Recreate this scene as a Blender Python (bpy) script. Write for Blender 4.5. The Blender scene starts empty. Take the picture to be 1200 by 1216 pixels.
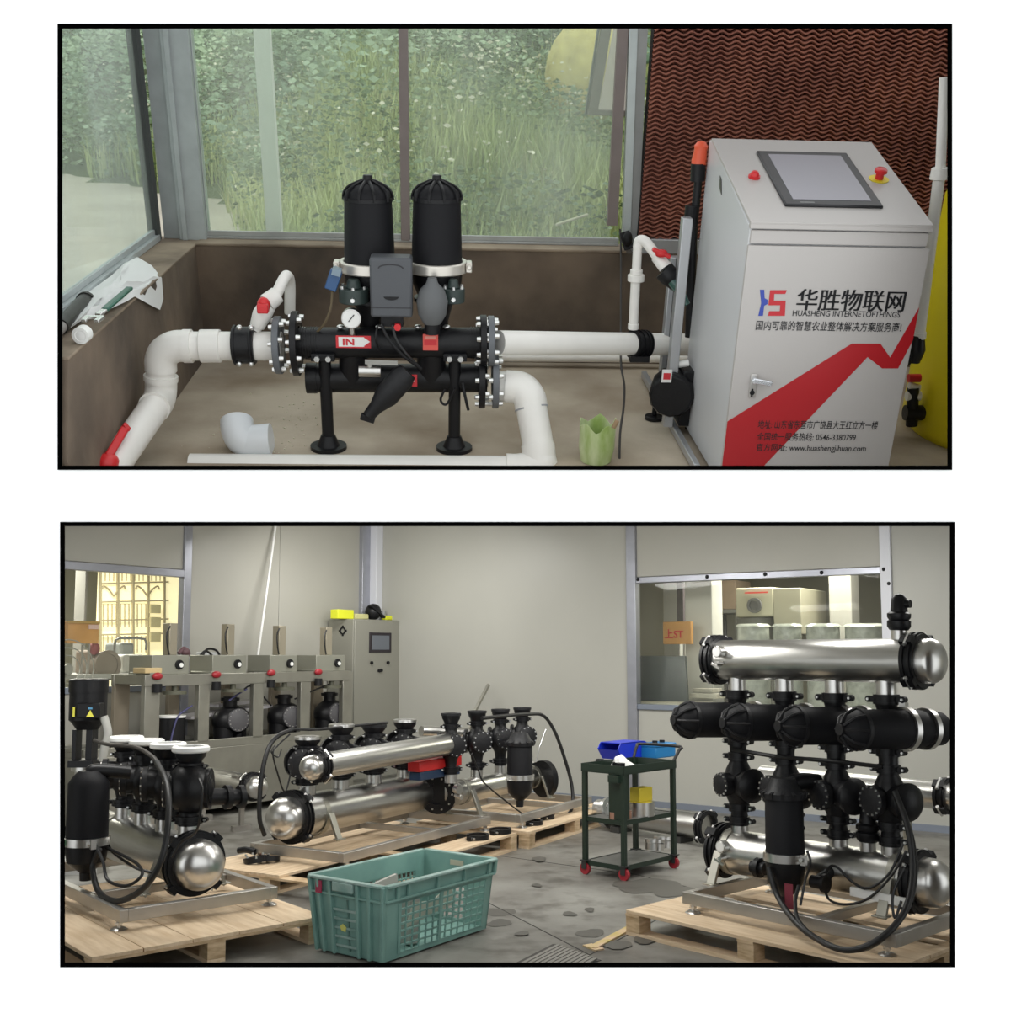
import bpy, bmesh, math, random
from mathutils import Matrix, Vector
random.seed(7)
PI = math.pi
V = Vector
S = bpy.context.scene
COL = S.collection
# ------------------------------------------------------------ camera, sky, exposure
F, PX, PY, W, H = 1300.0, 600.0, 650.0, 1200.0, 1216.0
PITCH = math.atan((774 - PY) / F)
CAM = V((0, 0, 1.6))
cd = bpy.data.cameras.new('camera'); cam = bpy.data.objects.new('camera', cd); COL.objects.link(cam)
cam.location = CAM; cam.rotation_euler = (PI/2 + PITCH, 0, 0)
cd.sensor_fit = 'HORIZONTAL'; cd.sensor_width = 36; cd.lens = 36*F/W
cd.shift_y = (PY - H/2)/W; cd.clip_start = 0.05; cd.clip_end = 300
S.camera = cam
S.view_settings.view_transform = 'Standard'; S.view_settings.look = 'None'
S.view_settings.exposure = 0.0; S.view_settings.gamma = 1; S.view_settings.use_curve_mapping = False
S.cycles.use_denoising = True; S.cycles.max_bounces = 8; S.cycles.transparent_max_bounces = 16
S.cycles.sample_clamp_indirect = 6
w = bpy.data.worlds.new('sky'); S.world = w; w.use_nodes = True
w.node_tree.nodes['Background'].inputs[0].default_value = (0.97, 1.0, 1.0, 1)
w.node_tree.nodes['Background'].inputs[1].default_value = 1.32
FW = V((0, math.cos(PITCH), math.sin(PITCH))); RT = V((1, 0, 0)); UP = V((0, -math.sin(PITCH), math.cos(PITCH)))
def ray(px, py): return RT*((px-PX)/F) + FW + UP*((PY-py)/F)

class Frame:
    """a local coordinate frame (metres); at_* meet the sight line of a photo point with a plane of the frame"""
    def __init__(s, M): s.M = M; s.I = M.inverted(); s.c = s.I @ CAM
    def r(s, px, py): return s.I.to_3x3() @ ray(px, py)
    def hit(s, px, py, ax, val):
        d = s.r(px, py); return s.c + d*((val - s.c[ax])/d[ax])
    def X(s, px, py, v): return s.hit(px, py, 0, v)
    def Y(s, px, py, v): return s.hit(px, py, 1, v)
    def Z(s, px, py, v=0.0): return s.hit(px, py, 2, v)
WORLD = Frame(Matrix.Identity(4))
def axes_frame(origin, ang):
    """upright frame turned about z"""
    return Frame(Matrix.Translation(origin) @ Matrix.Rotation(ang, 4, 'Z'))
yd = ray(528, 25).normalized(); vd = -ray(518, 3371).normalized()
zd = (vd - yd*vd.dot(yd)).normalized(); xd = yd.cross(zd)
H1 = 1.9
R3 = Matrix((xd, yd, zd)).transposed()
R1 = Frame(Matrix.Translation(CAM - R3 @ V((0, 0, H1))) @ R3.to_4x4())
CUR = WORLD
CLIP = False
def use(fr):
    global CUR
    CUR = fr

# ------------------------------------------------------------ lamps of the workshop (ceiling tubes) and its far rooms
def lamp(name, loc, rot, sx, sy, power, col=(1, 1, 1)):
    l = bpy.data.lights.new(name, 'AREA'); l.shape = 'RECTANGLE'; l.size = sx; l.size_y = sy; l.energy = power; l.color = col
    o = bpy.data.objects.new(name, l); COL.objects.link(o); o.location = loc; o.rotation_euler = rot
    return o
for i, (x, y, z) in enumerate([(-2.2, 6.6, 2.28), (0.2, 6.6, 2.28), (2.4, 6.4, 2.28), (-2.2, 9.0, 2.58), (0.0, 9.4, 2.62), (2.0, 8.6, 2.52), (-1.4, 11.6, 2.88)]):
    lamp('ceiling_tube', (x, y, z), (0.42, 0, 0.0), 1.6, 0.22, 35, (1, 0.99, 0.95))
lamp('far_room_tube', (3.7, 12.4, 2.95), (0, 0, -0.7), 2.4, 0.3, 105, (1, 0.97, 0.86))
lamp('far_room_tube', (-5.2, 12.6, 2.95), (0, 0, 0.9), 2.4, 0.3, 190, (1, 0.97, 0.88))

# ------------------------------------------------------------ materials
MC = {}
def mat(name, col, rough=0.5, metal=0.0, var=0.0, scale=8.0, bump=0.0, bscale=40.0, col2=None, coat=0, stretch=None, alpha=None, emit=0, w=0.5, det=6, spec=None):
    if name in MC: return MC[name]
    m = bpy.data.materials.new(name); m.use_nodes = True; nt = m.node_tree; N = nt.nodes; L = nt.links
    b = N['Principled BSDF']; b.inputs['Roughness'].default_value = rough; b.inputs['Metallic'].default_value = metal
    c = (*col, 1); b.inputs['Base Color'].default_value = c
    if spec is not None: b.inputs['Specular IOR Level'].default_value = spec
    if coat: b.inputs['Coat Weight'].default_value = coat
    tc = N.new('ShaderNodeTexCoord'); mp = N.new('ShaderNodeMapping'); L.new(tc.outputs['Object'], mp.inputs[0])
    if stretch: mp.inputs['Scale'].default_value = stretch
    if var or col2:
        n = N.new('ShaderNodeTexNoise'); n.inputs['Scale'].default_value = scale; n.inputs['Detail'].default_value = det
        L.new(mp.outputs[0], n.inputs[0])
        r = N.new('ShaderNodeValToRGB'); L.new(n.outputs[0], r.inputs[0])
        c2 = col2 if col2 else tuple(x*(1-var) for x in col)
        r.color_ramp.elements[0].position = w-0.16; r.color_ramp.elements[1].position = w+0.16
        r.color_ramp.elements[0].color = (*c2, 1); r.color_ramp.elements[1].color = c
        L.new(r.outputs[0], b.inputs['Base Color'])
    if bump:
        n2 = N.new('ShaderNodeTexNoise'); n2.inputs['Scale'].default_value = bscale; n2.inputs['Detail'].default_value = 4
        L.new(mp.outputs[0], n2.inputs[0])
        bp = N.new('ShaderNodeBump'); bp.inputs['Strength'].default_value = bump; bp.inputs['Distance'].default_value = 0.01
        L.new(n2.outputs[0], bp.inputs['Height']); L.new(bp.outputs[0], b.inputs['Normal'])
    if emit:
        b.inputs['Emission Color'].default_value = c; b.inputs['Emission Strength'].default_value = emit
    MC[name] = m; return m
def glass(name, tint, dust, dustcol, scale=1.5, rough=0.0):
    """dusty pane: mostly clear, a film of dust that scatters light"""
    m = bpy.data.materials.new(name); m.use_nodes = True; nt = m.node_tree; N = nt.nodes; L = nt.links
    N.remove(N['Principled BSDF']); out = N['Material Output']
    t = N.new('ShaderNodeBsdfTransparent'); t.inputs[0].default_value = (*tint, 1)
    d = N.new('ShaderNodeBsdfDiffuse'); d.inputs[0].default_value = (*dustcol, 1)
    tr = N.new('ShaderNodeBsdfTranslucent'); tr.inputs[0].default_value = (*dustcol, 1)
    dd = N.new('ShaderNodeMixShader'); dd.inputs[0].default_value = 0.5; L.new(d.outputs[0], dd.inputs[1]); L.new(tr.outputs[0], dd.inputs[2])
    g = N.new('ShaderNodeBsdfGlossy'); g.inputs['Roughness'].default_value = 0.03
    fr = N.new('ShaderNodeMath'); fr.operation = 'MULTIPLY'; fr.inputs[1].default_value = 0.28; lw = N.new('ShaderNodeLayerWeight'); lw.inputs[0].default_value = 0.12; L.new(lw.outputs['Facing'], fr.inputs[0])
    tc = N.new('ShaderNodeTexCoord'); mp = N.new('ShaderNodeMapping'); mp.inputs['Scale'].default_value = (1.6, 1.6, 0.5)
    n = N.new('ShaderNodeTexNoise'); n.inputs['Scale'].default_value = scale; n.inputs['Detail'].default_value = 7
    L.new(tc.outputs['Object'], mp.inputs[0]); L.new(mp.outputs[0], n.inputs[0])
    mr = N.new('ShaderNodeMapRange'); mr.inputs[1].default_value = 0.3; mr.inputs[2].default_value = 0.7
    mr.inputs[3].default_value = dust*0.5; mr.inputs[4].default_value = dust*1.5; L.new(n.outputs[0], mr.inputs[0])
    m1 = N.new('ShaderNodeMixShader'); L.new(mr.outputs[0], m1.inputs[0]); L.new(t.outputs[0], m1.inputs[1]); L.new(dd.outputs[0], m1.inputs[2])
    m2 = N.new('ShaderNodeMixShader'); L.new(fr.outputs[0], m2.inputs[0]); L.new(m1.outputs[0], m2.inputs[1]); L.new(g.outputs[0], m2.inputs[2])
    L.new(m2.outputs[0], out.inputs[0]); return m
def wood_mat(name, a, b, sc):
    return mat(name, a, 0.7, col2=b, scale=3.0, stretch=sc, bump=0.25, bscale=9, w=0.5)
BLK = mat('black_plastic', (0.008, 0.008, 0.0095), 0.40, spec=0.3, bump=0.12, bscale=90)
BLK2 = mat('black_nylon', (0.013, 0.013, 0.015), 0.5, spec=0.32, bump=0.2, bscale=60)
BLKM = mat('black_matte_tank', (0.007, 0.007, 0.009), 0.6, spec=0.25, bump=0.1, bscale=120)
RUB = mat('black_rubber', (0.01, 0.01, 0.011), 0.45)
BOLT = mat('bolt_steel', (0.75, 0.75, 0.74), 0.3, 0.9)
STL = mat('brushed_stainless', (0.60, 0.595, 0.57), 0.30, 1.0, bump=0.04, bscale=30, stretch=(1, 14, 14), var=0.12, scale=5)
STL2 = mat('stainless_sheet', (0.42, 0.41, 0.36), 0.42, 0.85, bump=0.05, bscale=14, var=0.16, scale=4)
STL3 = mat('polished_stainless', (0.66, 0.65, 0.63), 0.30, 1.0)
FRM = mat('stainless_channel', (0.50, 0.48, 0.45), 0.38, 0.85, var=0.15, scale=6)
GALV = mat('galvanised_steel', (0.50, 0.54, 0.55), 0.45, 0.2, var=0.14, scale=9)
ALU = mat('aluminium_profile', (0.50, 0.51, 0.53), 0.35, 0.6, var=0.08, scale=5)
WPVC = mat('white_pvc', (0.88, 0.86, 0.82), 0.32, var=0.07, scale=5)
GPVC = mat('grey_pvc_flange', (0.13, 0.14, 0.155), 0.45, var=0.15)
RED = mat('red_plastic', (0.62, 0.02, 0.025), 0.35)
WHT = mat('white_plastic', (0.85, 0.85, 0.83), 0.4)

# ------------------------------------------------------------ mesh builder
def basis(ax):
    ax = V(ax).normalized(); t = V((0, 0, 1)) if abs(ax.z) < 0.9 else V((1, 0, 0))
    u = t.cross(ax).normalized(); return u, ax.cross(u), ax
class G:
    def __init__(s): s.v = []; s.f = []
    def add(s, vs, fs):
        o = len(s.v); s.v += [V(p) for p in vs]; s.f += [tuple(o+i for i in f) for f in fs]; return s
    def box(s, lo, hi):
        x0, y0, z0 = lo; x1, y1, z1 = hi
        return s.add([(x0,y0,z0),(x1,y0,z0),(x1,y1,z0),(x0,y1,z0),(x0,y0,z1),(x1,y0,z1),(x1,y1,z1),(x0,y1,z1)],
                     [(0,3,2,1),(4,5,6,7),(0,1,5,4),(1,2,6,5),(2,3,7,6),(3,0,4,7)])
    def bar(s, p, q, w, h, up=(0, 0, 1)):
        """box beam from p to q, w across, h along up"""
        p = V(p); q = V(q); a = (q-p).normalized(); up = V(up); side = a.cross(up).normalized(); u = side.cross(a).normalized()
        c = []
        for e in (p, q):
            for (i, j) in ((-1,-1),(1,-1),(1,1),(-1,1)): c.append(e + side*(w/2*i) + u*(h/2*j))
        return s.add(c, [(0,3,2,1),(4,5,6,7),(0,1,5,4),(1,2,6,5),(2,3,7,6),(3,0,4,7)])
    def lathe(s, p, ax, prof, n=24):
        p = V(p); u, v, a = basis(ax); vs = []; fs = []; rows = []
        for (h, r) in prof:
            if r < 1e-6: rows.append([len(vs)]); vs.append(p + a*h)
            else:
                rows.append(list(range(len(vs), len(vs)+n)))
                for i in range(n):
                    t = 2*PI*i/n; vs.append(p + a*h + (u*math.cos(t) + v*math.sin(t))*r)
        for A, B in zip(rows, rows[1:]):
            if len(A) == 1 and len(B) == 1: continue
            for i in range(n):
                j = (i+1) % n
                if len(A) == 1: fs.append((A[0], B[j], B[i]))
                elif len(B) == 1: fs.append((A[i], A[j], B[0]))
                else: fs.append((A[i], A[j], B[j], B[i]))
        return s.add(vs, fs)
    def cyl(s, p, q, r, r2=None, n=20):
        p = V(p); q = V(q); L = (q-p).length; r2 = r if r2 is None else r2
        return s.lathe(p, q-p, [(0, 0), (0, r), (L, r2), (L, 0)], n)
    def ring(s, p, ax, r0, r1, h, n=28):
        return s.lathe(p, ax, [(0, r0), (0, r1), (h, r1), (h, r0), (0, r0)], n)
    def tube(s, pts, r, n=10, smooth=6, cap=True):
        P = [V(p) for p in pts]
        if smooth and len(P) > 2:
            Q = []
            E = [P[0]*2-P[1]] + P + [P[-1]*2-P[-2]]
            for i in range(1, len(E)-2):
                a, b, c, d = E[i-1], E[i], E[i+1], E[i+2]
                for k in range(smooth):
                    t = k/smooth
                    Q.append(0.5*((2*b) + (c-a)*t + (2*a-5*b+4*c-d)*t*t + (3*b-a-3*c+d)*t*t*t))
            Q.append(P[-1]); P = Q
        vs = []; fs = []; u = None
        for i, p in enumerate(P):
            t = (P[min(i+1, len(P)-1)] - P[max(i-1, 0)]).normalized()
            if u is None: u = basis(t)[0]
            u = (u - t*u.dot(t)).normalized(); v = t.cross(u)
            rr = r
            if isinstance(r, list):
                q = i/(len(P)-1)*(len(r)-1); k0 = min(int(q), len(r)-2); rr = r[k0] + (r[k0+1]-r[k0])*(q-k0)
            for k in range(n):
                a = 2*PI*k/n; vs.append(p + (u*math.cos(a) + v*math.sin(a))*rr)
        for i in range(len(P)-1):
            for k in range(n):
                k2 = (k+1) % n; fs.append((i*n+k, i*n+k2, (i+1)*n+k2, (i+1)*n+k))
        if cap: fs.append(tuple(range(n-1, -1, -1))); fs.append(tuple((len(P)-1)*n+k for k in range(n)))
        return s.add(vs, fs)
    def prism(s, poly, o, ux, uy, d):
        """polygon poly in plane (ux, uy) at o, thick by vector d"""
        o = V(o); ux = V(ux); uy = V(uy); d = V(d); n = len(poly)
        a = [o + ux*x + uy*y for x, y in poly]; b = [p + d for p in a]
        return s.add(a+b, [tuple(range(n)), tuple(range(2*n-1, n-1, -1))] + [(i, i+n, (i+1) % n+n, (i+1) % n) for i in range(n)])
    def ell(s, c, rx, ry, rz, n=16, m=10):
        vs = []; fs = []
        for i in range(m+1):
            a = PI*i/m
            for k in range(n):
                b = 2*PI*k/n; vs.append(V(c) + V((rx*math.sin(a)*math.cos(b), ry*math.sin(a)*math.sin(b), rz*math.cos(a))))
        for i in range(m):
            for k in range(n): fs.append((i*n+k, (i+1)*n+k, (i+1)*n+(k+1) % n, i*n+(k+1) % n))
        return s.add(vs, fs)
    def bolts(s, p, ax, R, k, r=0.008, h=0.012, ph=0.0):
        u, v, a = basis(ax)
        for i in range(k):
            t = 2*PI*i/k+ph; c = V(p) + (u*math.cos(t) + v*math.sin(t))*R
            s.cyl(c, c+a*h, r, r*0.8, n=6)
        return s
    def build(s, name, m, parent=None, bevel=0, smooth=True, **kw):
        me = bpy.data.meshes.new(name); o = bpy.data.objects.new(name, me); COL.objects.link(o)
        if parent is None:
            c = sum(s.v, V())/len(s.v); zmin = min(p.z for p in s.v)
            LM = CUR.M @ Matrix.Translation((c.x, c.y, zmin)); o.matrix_world = LM; WM[o.name] = LM
            T = Matrix.Translation((-c.x, -c.y, -zmin))
        else:
            o.parent = parent; LM = WM[parent.name]; WM[o.name] = LM; T = LM.inverted() @ CUR.M
        me.from_pydata([T @ p for p in s.v], [], s.f); me.update()
        WS = [CUR.M @ p for p in s.v]
        if CLIP and any((p-CAM).dot(FW) < D0+0.03 for p in WS):     # built only as far as the back of the display wall
            if all((p-CAM).dot(FW) < D0+0.03 for p in WS): print('ALL CLIPPED', name)
            bm = bmesh.new(); bm.from_mesh(me); I = LM.inverted()
            rr = bmesh.ops.bisect_plane(bm, geom=bm.verts[:]+bm.edges[:]+bm.faces[:], plane_co=I @ (CAM+FW*(D0+0.03)), plane_no=(I.to_3x3() @ -FW).normalized(), clear_outer=True)
            ed = [e for e in rr['geom_cut'] if isinstance(e, bmesh.types.BMEdge)]
            bmesh.ops.holes_fill(bm, edges=ed, sides=0); bm.to_mesh(me); bm.free(); me.update()
        me.materials.append(m)
        if smooth:
            me.shade_smooth(); me.set_sharp_from_angle(angle=math.radians(38))
        if bevel:
            b = o.modifiers.new('bevel', 'BEVEL'); b.width = bevel; b.segments = 2; b.limit_method = 'ANGLE'
        if name in ('bolt_pair', 'bolt_set', 'bolt_circle', 'bolt_ring', 'saddle_bolt', 'rubble', 'bolts'): o['kind'] = 'stuff'     # a few pixels each
        for k, x in kw.items(): o[k] = x
        return o
WM = {}
def thing(name, label, cat, loc, group=None, rz=0):
    o = bpy.data.objects.new(name, None); COL.objects.link(o); o.empty_display_size = 0.1
    M = CUR.M @ Matrix.Translation(loc) @ Matrix.Rotation(rz, 4, 'Z'); o.matrix_world = M; WM[o.name] = M
    o['label'] = label; o['category'] = cat
    if group: o['group'] = group
    return o
def struct(o, **kw):
    o['kind'] = 'structure'
    for k, x in kw.items(): o[k] = x
    return o
def copy_tree(o, M=None, parent=None, label=None):
    c = o.copy(); COL.objects.link(c)
    if parent is None: c.matrix_world = M; WM[c.name] = M
    else: c.parent = parent; WM[c.name] = WM[parent.name]
    if label: c['label'] = label
    for ch in [k for k in KIDS(o)]: copy_tree(ch, None, c)
    return c
def KIDS(o): return [k for k in bpy.data.objects if k.parent == o]
def text_on(s, name, o, ux, uy, wid, hei, m, parent, bold=0.0, depth=0.0008):
    """flat lettering fitted to a wid x hei rectangle whose lower corner is o, axes ux, uy"""
    cu = bpy.data.curves.new(name, 'FONT'); cu.body = s; cu.size = 1; cu.offset = bold; cu.resolution_u = 3
    t = bpy.data.objects.new('tmp_text', cu); COL.objects.link(t)
    dg = bpy.context.evaluated_depsgraph_get(); me = bpy.data.meshes.new_from_object(t.evaluated_get(dg)); bpy.data.objects.remove(t)
    vs = [v.co.copy() for v in me.vertices]; fs = [tuple(p.vertices) for p in me.polygons]
    x0 = min(v.x for v in vs); x1 = max(v.x for v in vs); y0 = min(v.y for v in vs); y1 = max(v.y for v in vs)
    ux = V(ux); uy = V(uy); n = ux.cross(uy).normalized()
    g = G(); g.add([V(o) + ux*((v.x-x0)/(x1-x0)*wid) + uy*((v.y-y0)/(y1-y0)*hei) + n*depth for v in vs], fs)
    return g.build(name, m, parent, smooth=False)
def pip(*a): pass

# ------------------------------------------------------------ the white display wall with its two black-framed openings
D0 = 4.22
BW = Frame(Matrix.Translation(CAM + FW*D0) @ Matrix((RT, FW, UP)).transposed().to_4x4())
def bp(px, py): return ((px-PX)/F*D0, (PY-py)/F*D0)
use(BW)
wall_m = mat('white_painted_board', (0.93, 0.93, 0.93), 0.9)
g = G(); xl, zt = bp(-500, -330); xr, zb = bp(1700, 1276)
a0, a1 = bp(71, 31); b0, b1 = bp(1127, 556); c0, c1 = bp(74, 622); d0, d1 = bp(1130, 1146)
for lo, hi in [((xl, a1), (xr, zt)), ((xl, b1), (a0, a1)), ((b0, b1), (xr, a1)), ((xl, c1), (xr, b1)), ((xl, d1), (c0, c1)), ((d0, d1), (xr, c1)), ((xl, zb), (xr, d1))]:
    g.box((lo[0], 0, min(lo[1], hi[1])), (hi[0], 0.006, max(lo[1], hi[1])))
wf = struct(g.build('wall_front', wall_m, smooth=False))
for q in g.v: q.y = 0.006 + q.y
g.build('bounce_block_board', mat('bounce_block_dark', (0.09, 0.075, 0.06), 0.9), wf, smooth=False)  # unseen dark back added so the white board bounces no light inward
fm = mat('black_frame_paint', (0.001, 0.001, 0.001), 1.0); fm.node_tree.nodes['Principled BSDF'].inputs['Specular IOR Level'].default_value = 0
for n_, (x0, y0, x1, y1, t) in (('trim_1', (69, 29, 1129.5, 558, 5)), ('trim_2', (72, 620, 1132.5, 1148, 5))):
    o0, o1 = bp(x0, y0); p0, p1 = bp(x1, y1); i0, i1 = bp(x0+t, y0+t); j0, j1 = bp(x1-t, y1-t)
    g = G()
    g.box((o0, -0.006, i1), (p0, 0.001, o1)); g.box((o0, -0.006, p1), (p0, 0.001, j1))
    g.box((o0, -0.006, j1), (i0, 0.001, i1)); g.box((j0, -0.006, j1), (p0, 0.001, i1))
    struct(g.build(n_, fm, smooth=False))
CLIP = True
# ============================================================ ROOM 1: glasshouse corner with the twin filter and the dosing cabinet
use(R1); r = R1
YB = r.Z(500, 428).y                     # face of the low back wall
XL = -1.455; ZW = 0.685; XW = -1.70      # inner face and top of the low left wall, line of its glazing
conc_d = mat('dark_rough_concrete', (0.20, 0.15, 0.11), 0.9, col2=(0.075, 0.058, 0.046), scale=2.0, bump=0.5, bscale=14, w=0.5)
conc_f = mat('pit_floor_concrete', (0.50, 0.43, 0.34), 0.85, col2=(0.22, 0.165, 0.11), scale=1.3, bump=0.35, bscale=22, w=0.46)
conc_l = mat('ledge_render', (0.34, 0.27, 0.20), 0.9, col2=(0.17, 0.13, 0.095), scale=3.4, bump=0.4, bscale=18, w=0.5)
YF = r.Z(600, 585).y
g = G(); g.box((-1.9, YF, -0.03), (3.9, YB+0.2, 0)); struct(g.build('floor', conc_f, smooth=False))
q0 = [r.I @ (CAM + ray(x, 592)*(D0+0.05)) for x in (-40, 1500)]
g = G(); a_ = V((-1.9, YF, -0.01)); b_ = V((3.9, YF, -0.01)); g.add([a_, b_, q0[1], q0[0], a_-V((0, 0, .02)), b_-V((0, 0, .02)), q0[1]-V((0, 0, .02)), q0[0]-V((0, 0, .02))], [(0,1,2,3),(7,6,5,4),(0,4,5,1),(1,5,6,2),(2,6,7,3),(3,7,4,0)]); struct(g.build('light_gap_seal', conc_f, smooth=False))  # hidden plate added to stop sky light leaking up before the floor edge
yq_, zq_ = q0[0].y, q0[0].z
g = G(); g.prism([(yq_, ZW-0.012), (yq_, zq_), (YF, -0.03), (YB+0.22, -0.03), (YB+0.22, ZW-0.012)], (XL-0.28, 0, 0), (0, 1, 0), (0, 0, 1), (0.28, 0, 0)); wl = struct(g.build('wall_left', conc_d, smooth=False))
g = G(); g.box((XL-0.28, 3.0, ZW-0.012), (XL+0.004, YB+0.22, ZW)); g.build('ledge', conc_l, wl, bevel=0.004)
g = G(); g.box((XL, YB, 0), (3.9, YB+0.22, 0.672)); wb = struct(g.build('wall_back', conc_d, smooth=False))
g = G(); g.box((XL, YB-0.004, 0.672), (1.09, YB+0.22, 0.69)); g.build('ledge', conc_l, wb, bevel=0.006)
YG = YB+0.17
# wall stubs on the bottom courses of render
g = G(); g.box((XL, YB-0.012, 0), (3.9, YB, 0.075)); g.build('plinth', conc_d, wb)
# ---- window along the back
gl = glass('dusty_glass', (0.93, 0.98, 0.94), 0.17, (0.86, 0.90, 0.84))
gl2 = glass('dusty_glass_side', (0.93, 0.98, 0.95), 0.18, (0.82, 0.88, 0.84), 1.1)
alu_g = mat('window_profile', (0.46, 0.47, 0.46), 0.5, 0.3, var=0.15)
brn = mat('weathered_profile', (0.27, 0.225, 0.215), 0.55, 0.1, var=0.12)
def pxbar(x0t, x1t, yt, x0b, x1b, yb, Y, dep):
    """upright profile whose front face meets the given photo columns, on plane Y"""
    a, b, c, d = r.Y(x0t, yt, Y), r.Y(x1t, yt, Y), r.Y(x1b, yb, Y), r.Y(x0b, yb, Y)
    gg = G(); k = V((0, dep, 0)); gg.add([a, b, c, d, a+k, b+k, c+k, d+k], [(0,1,2,3),(7,6,5,4),(0,4,5,1),(1,5,6,2),(2,6,7,3),(3,7,4,0)][::1])
    return gg
ZT = 2.15
win = thing('window_2', 'long dusty glazing above the low back wall with slim metal posts', 'window', (0, YG, 0.70)); struct(win)
del win['category']
g = G(); g.box((XL, YG-0.03, 0.69), (r.Y(735, 268, YG).x, YG+0.03, 0.705)); g.box((XL, YG-0.022, 0.705), (r.Y(735, 268, YG).x, YG+0.0, 0.735)); g.build('sill', alu_g, win, bevel=0.003)
xm = [r.Y(479.5, 150, YG).x, r.Y(728, 200, YG).x]
xs = [XL+0.03, r.Y(479, 150, YG).x, r.Y(733, 150, YG).x]
for a, b in zip(xs, xs[1:]):
    g = G(); g.box((a+0.004, YG+0.004, 0.735), (b-0.004, YG+0.010, ZT)); g.build('pane', gl, win, smooth=False)
g = G(); x = r.Y(480, 150, YG).x; g.box((x-0.027, YG-0.035, 0.70), (x+0.027, YG+0.03, ZT)); g.build('mullion', brn, win, bevel=0.003)
g = G(); x = r.Y(317, 150, YG+0.15).x; g.box((x-0.045, YG+0.15, 0.3), (x+0.045, YG+0.24, ZT)); g.build('outer_post', mat('outer_white_post', (0.85, 0.84, 0.82), 0.6), win)
g = pxbar(733.5, 746, 34, 721, 733, 268, YG-0.06, 0.05); g.build('end_post', brn, win)
# ---- galvanised corner post and post beside the pad
g = G(); a = r.Y(200, 150, YG-0.06); b = r.Y(233, 150, YG-0.06)
g.box((a.x, YG-0.06, ZW), (b.x, YG+0.06, ZT)); g.box((a.x-0.10, YG-0.02, ZW), (a.x, YG+0.06, ZT)); g.box((a.x+0.02, YG-0.075, ZW), (a.x+0.05, YG-0.06, ZT)); g.box((b.x, YG-0.02, ZW), (b.x+0.006, YG+0.06, ZT))
struct(g.build('trim_3', GALV, bevel=0.003))
g = pxbar(747, 757, 34, 739, 748, 290, YG-0.07, 0.06); cp = struct(g.build('trim_4', mat('light_profile', (0.62, 0.68, 0.68), 0.4, 0.3, var=0.1)))
g = pxbar(757, 769, 34, 748, 757, 290, YG-0.05, 0.05); g.build('grey_flange', alu_g, cp)
# ---- side glazing on the left wall
w1 = thing('window_1', 'side glazing above the low wall where the tools lie', 'window', (XW, 5.4, ZW)); struct(w1); del w1['category']
g = G(); g.box((XW-0.035, 3.0, ZW), (XW+0.03, YG-0.1, ZW+0.035)); g.box((XW-0.02, 3.0, ZW+0.035), (XW+0.006, YG-0.1, ZW+0.065)); g.build('sill', GALV, w1, bevel=0.003)
g = G(); g.box((XW-0.008, 3.0, ZW+0.065), (XW-0.002, YG-0.1, ZT)); g.build('pane', gl2, w1, smooth=False)
g = G(); g.box((XW-0.035, YG-0.12, ZW), (XW+0.02, YG-0.03, ZT)); g.build('frame', mat('dark_gasket', (0.05, 0.055, 0.055), 0.5), w1)
# ---- open awning sash outside
sw = thing('window_3', 'awning sash propped open outside beside the pad', 'window', r.Y(720, 137, YG+0.22)); struct(sw); del sw['category']
YS = YG+0.2
P = lambda x, y, yy=0.0: r.Y(x, y, YS+yy)
g = G(); g.bar(P(724, 4), P(703, 134), 0.062, 0.03, (0, 1, 0)); g.bar(P(697, 133), P(752, 135), 0.03, 0.045, (0, 1, 0)); g.build('frame', brn, sw, bevel=0.003)
g = G(); g.bar(P(715, 4), P(695, 136), 0.012, 0.04, (0, 1, 0)); g.build('gasket', mat('dark_gasket', (0.05,)*3), sw)
q = [P(734, 4, .02), P(710, 131, .02), P(752, 133, .02), P(752, 4, .02)]
g = G(); g.add(q + [p+V((0, .006, 0)) for p in q], [(0,1,2,3),(7,6,5,4),(0,4,5,1),(1,5,6,2),(2,6,7,3),(3,7,4,0)]); g.build('pane', glass('frosted_pane', (0.95, 0.92, 0.9), 0.85, (0.95, 0.88, 0.86)), sw, smooth=False)

# ---- evaporative cooling pad
pad_m = mat('brown_cooling_pad', (0.40, 0.155, 0.105), 0.85, col2=(0.25, 0.09, 0.065), scale=3, w=0.5)
XP0 = r.Y(759, 270, YB+0.05).x; XP1 = 3.4; ZP0 = 0.755
pad = thing('cooling_pad', 'dark brown corrugated cellulose cooling pad filling the wall behind the cabinet', 'cooling pad', ((XP0+XP1)/2, YB+0.08, ZP0))
g = G(); n = 74; m = 250; Yp = YB+0.05
rows = []
vs = []; fs = []
pitch = 0.0245; wl_ = 0.085
for j in range(n):
    z0 = ZP0 + j*pitch
    base = len(vs)
    for i in range(m+1):
        x = XP0 + (XP1-XP0)*i/m
        ph = 0.6*math.sin(x*2.1) + 0.5*math.sin(z0*3+x)
        wv = 0.0085*math.sin(2*PI*x/wl_+ph) + 0.03*math.sin(x*3.3+1+z0*0.7)*0.6
        for (dz, dy) in ((0, 0.03), (0.006, 0.0), (0.0135, 0.0), (0.0185, 0.03)):
            vs.append(V((x, Yp+dy, z0+dz+wv)))
    for i in range(m):
        for k in range(3):
            a = base+i*4+k; fs.append((a, a+4, a+5, a+1))
        if j < n-1:
            a = base+i*4+3; b2 = base+(m+1)*4+i*4; fs.append((a, a+4, b2+4, b2))
g.add(vs, fs); o = g.build('pad_sheets', pad_m, pad, smooth=False); o['kind'] = 'stuff'
g = G(); g.box((XP0, Yp+0.03, ZP0-0.03), (XP1, Yp+0.12, 2.3)); g.build('pad_core', mat('pad_core_dark', (0.012, 0.007, 0.006), 0.9), pad)
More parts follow.
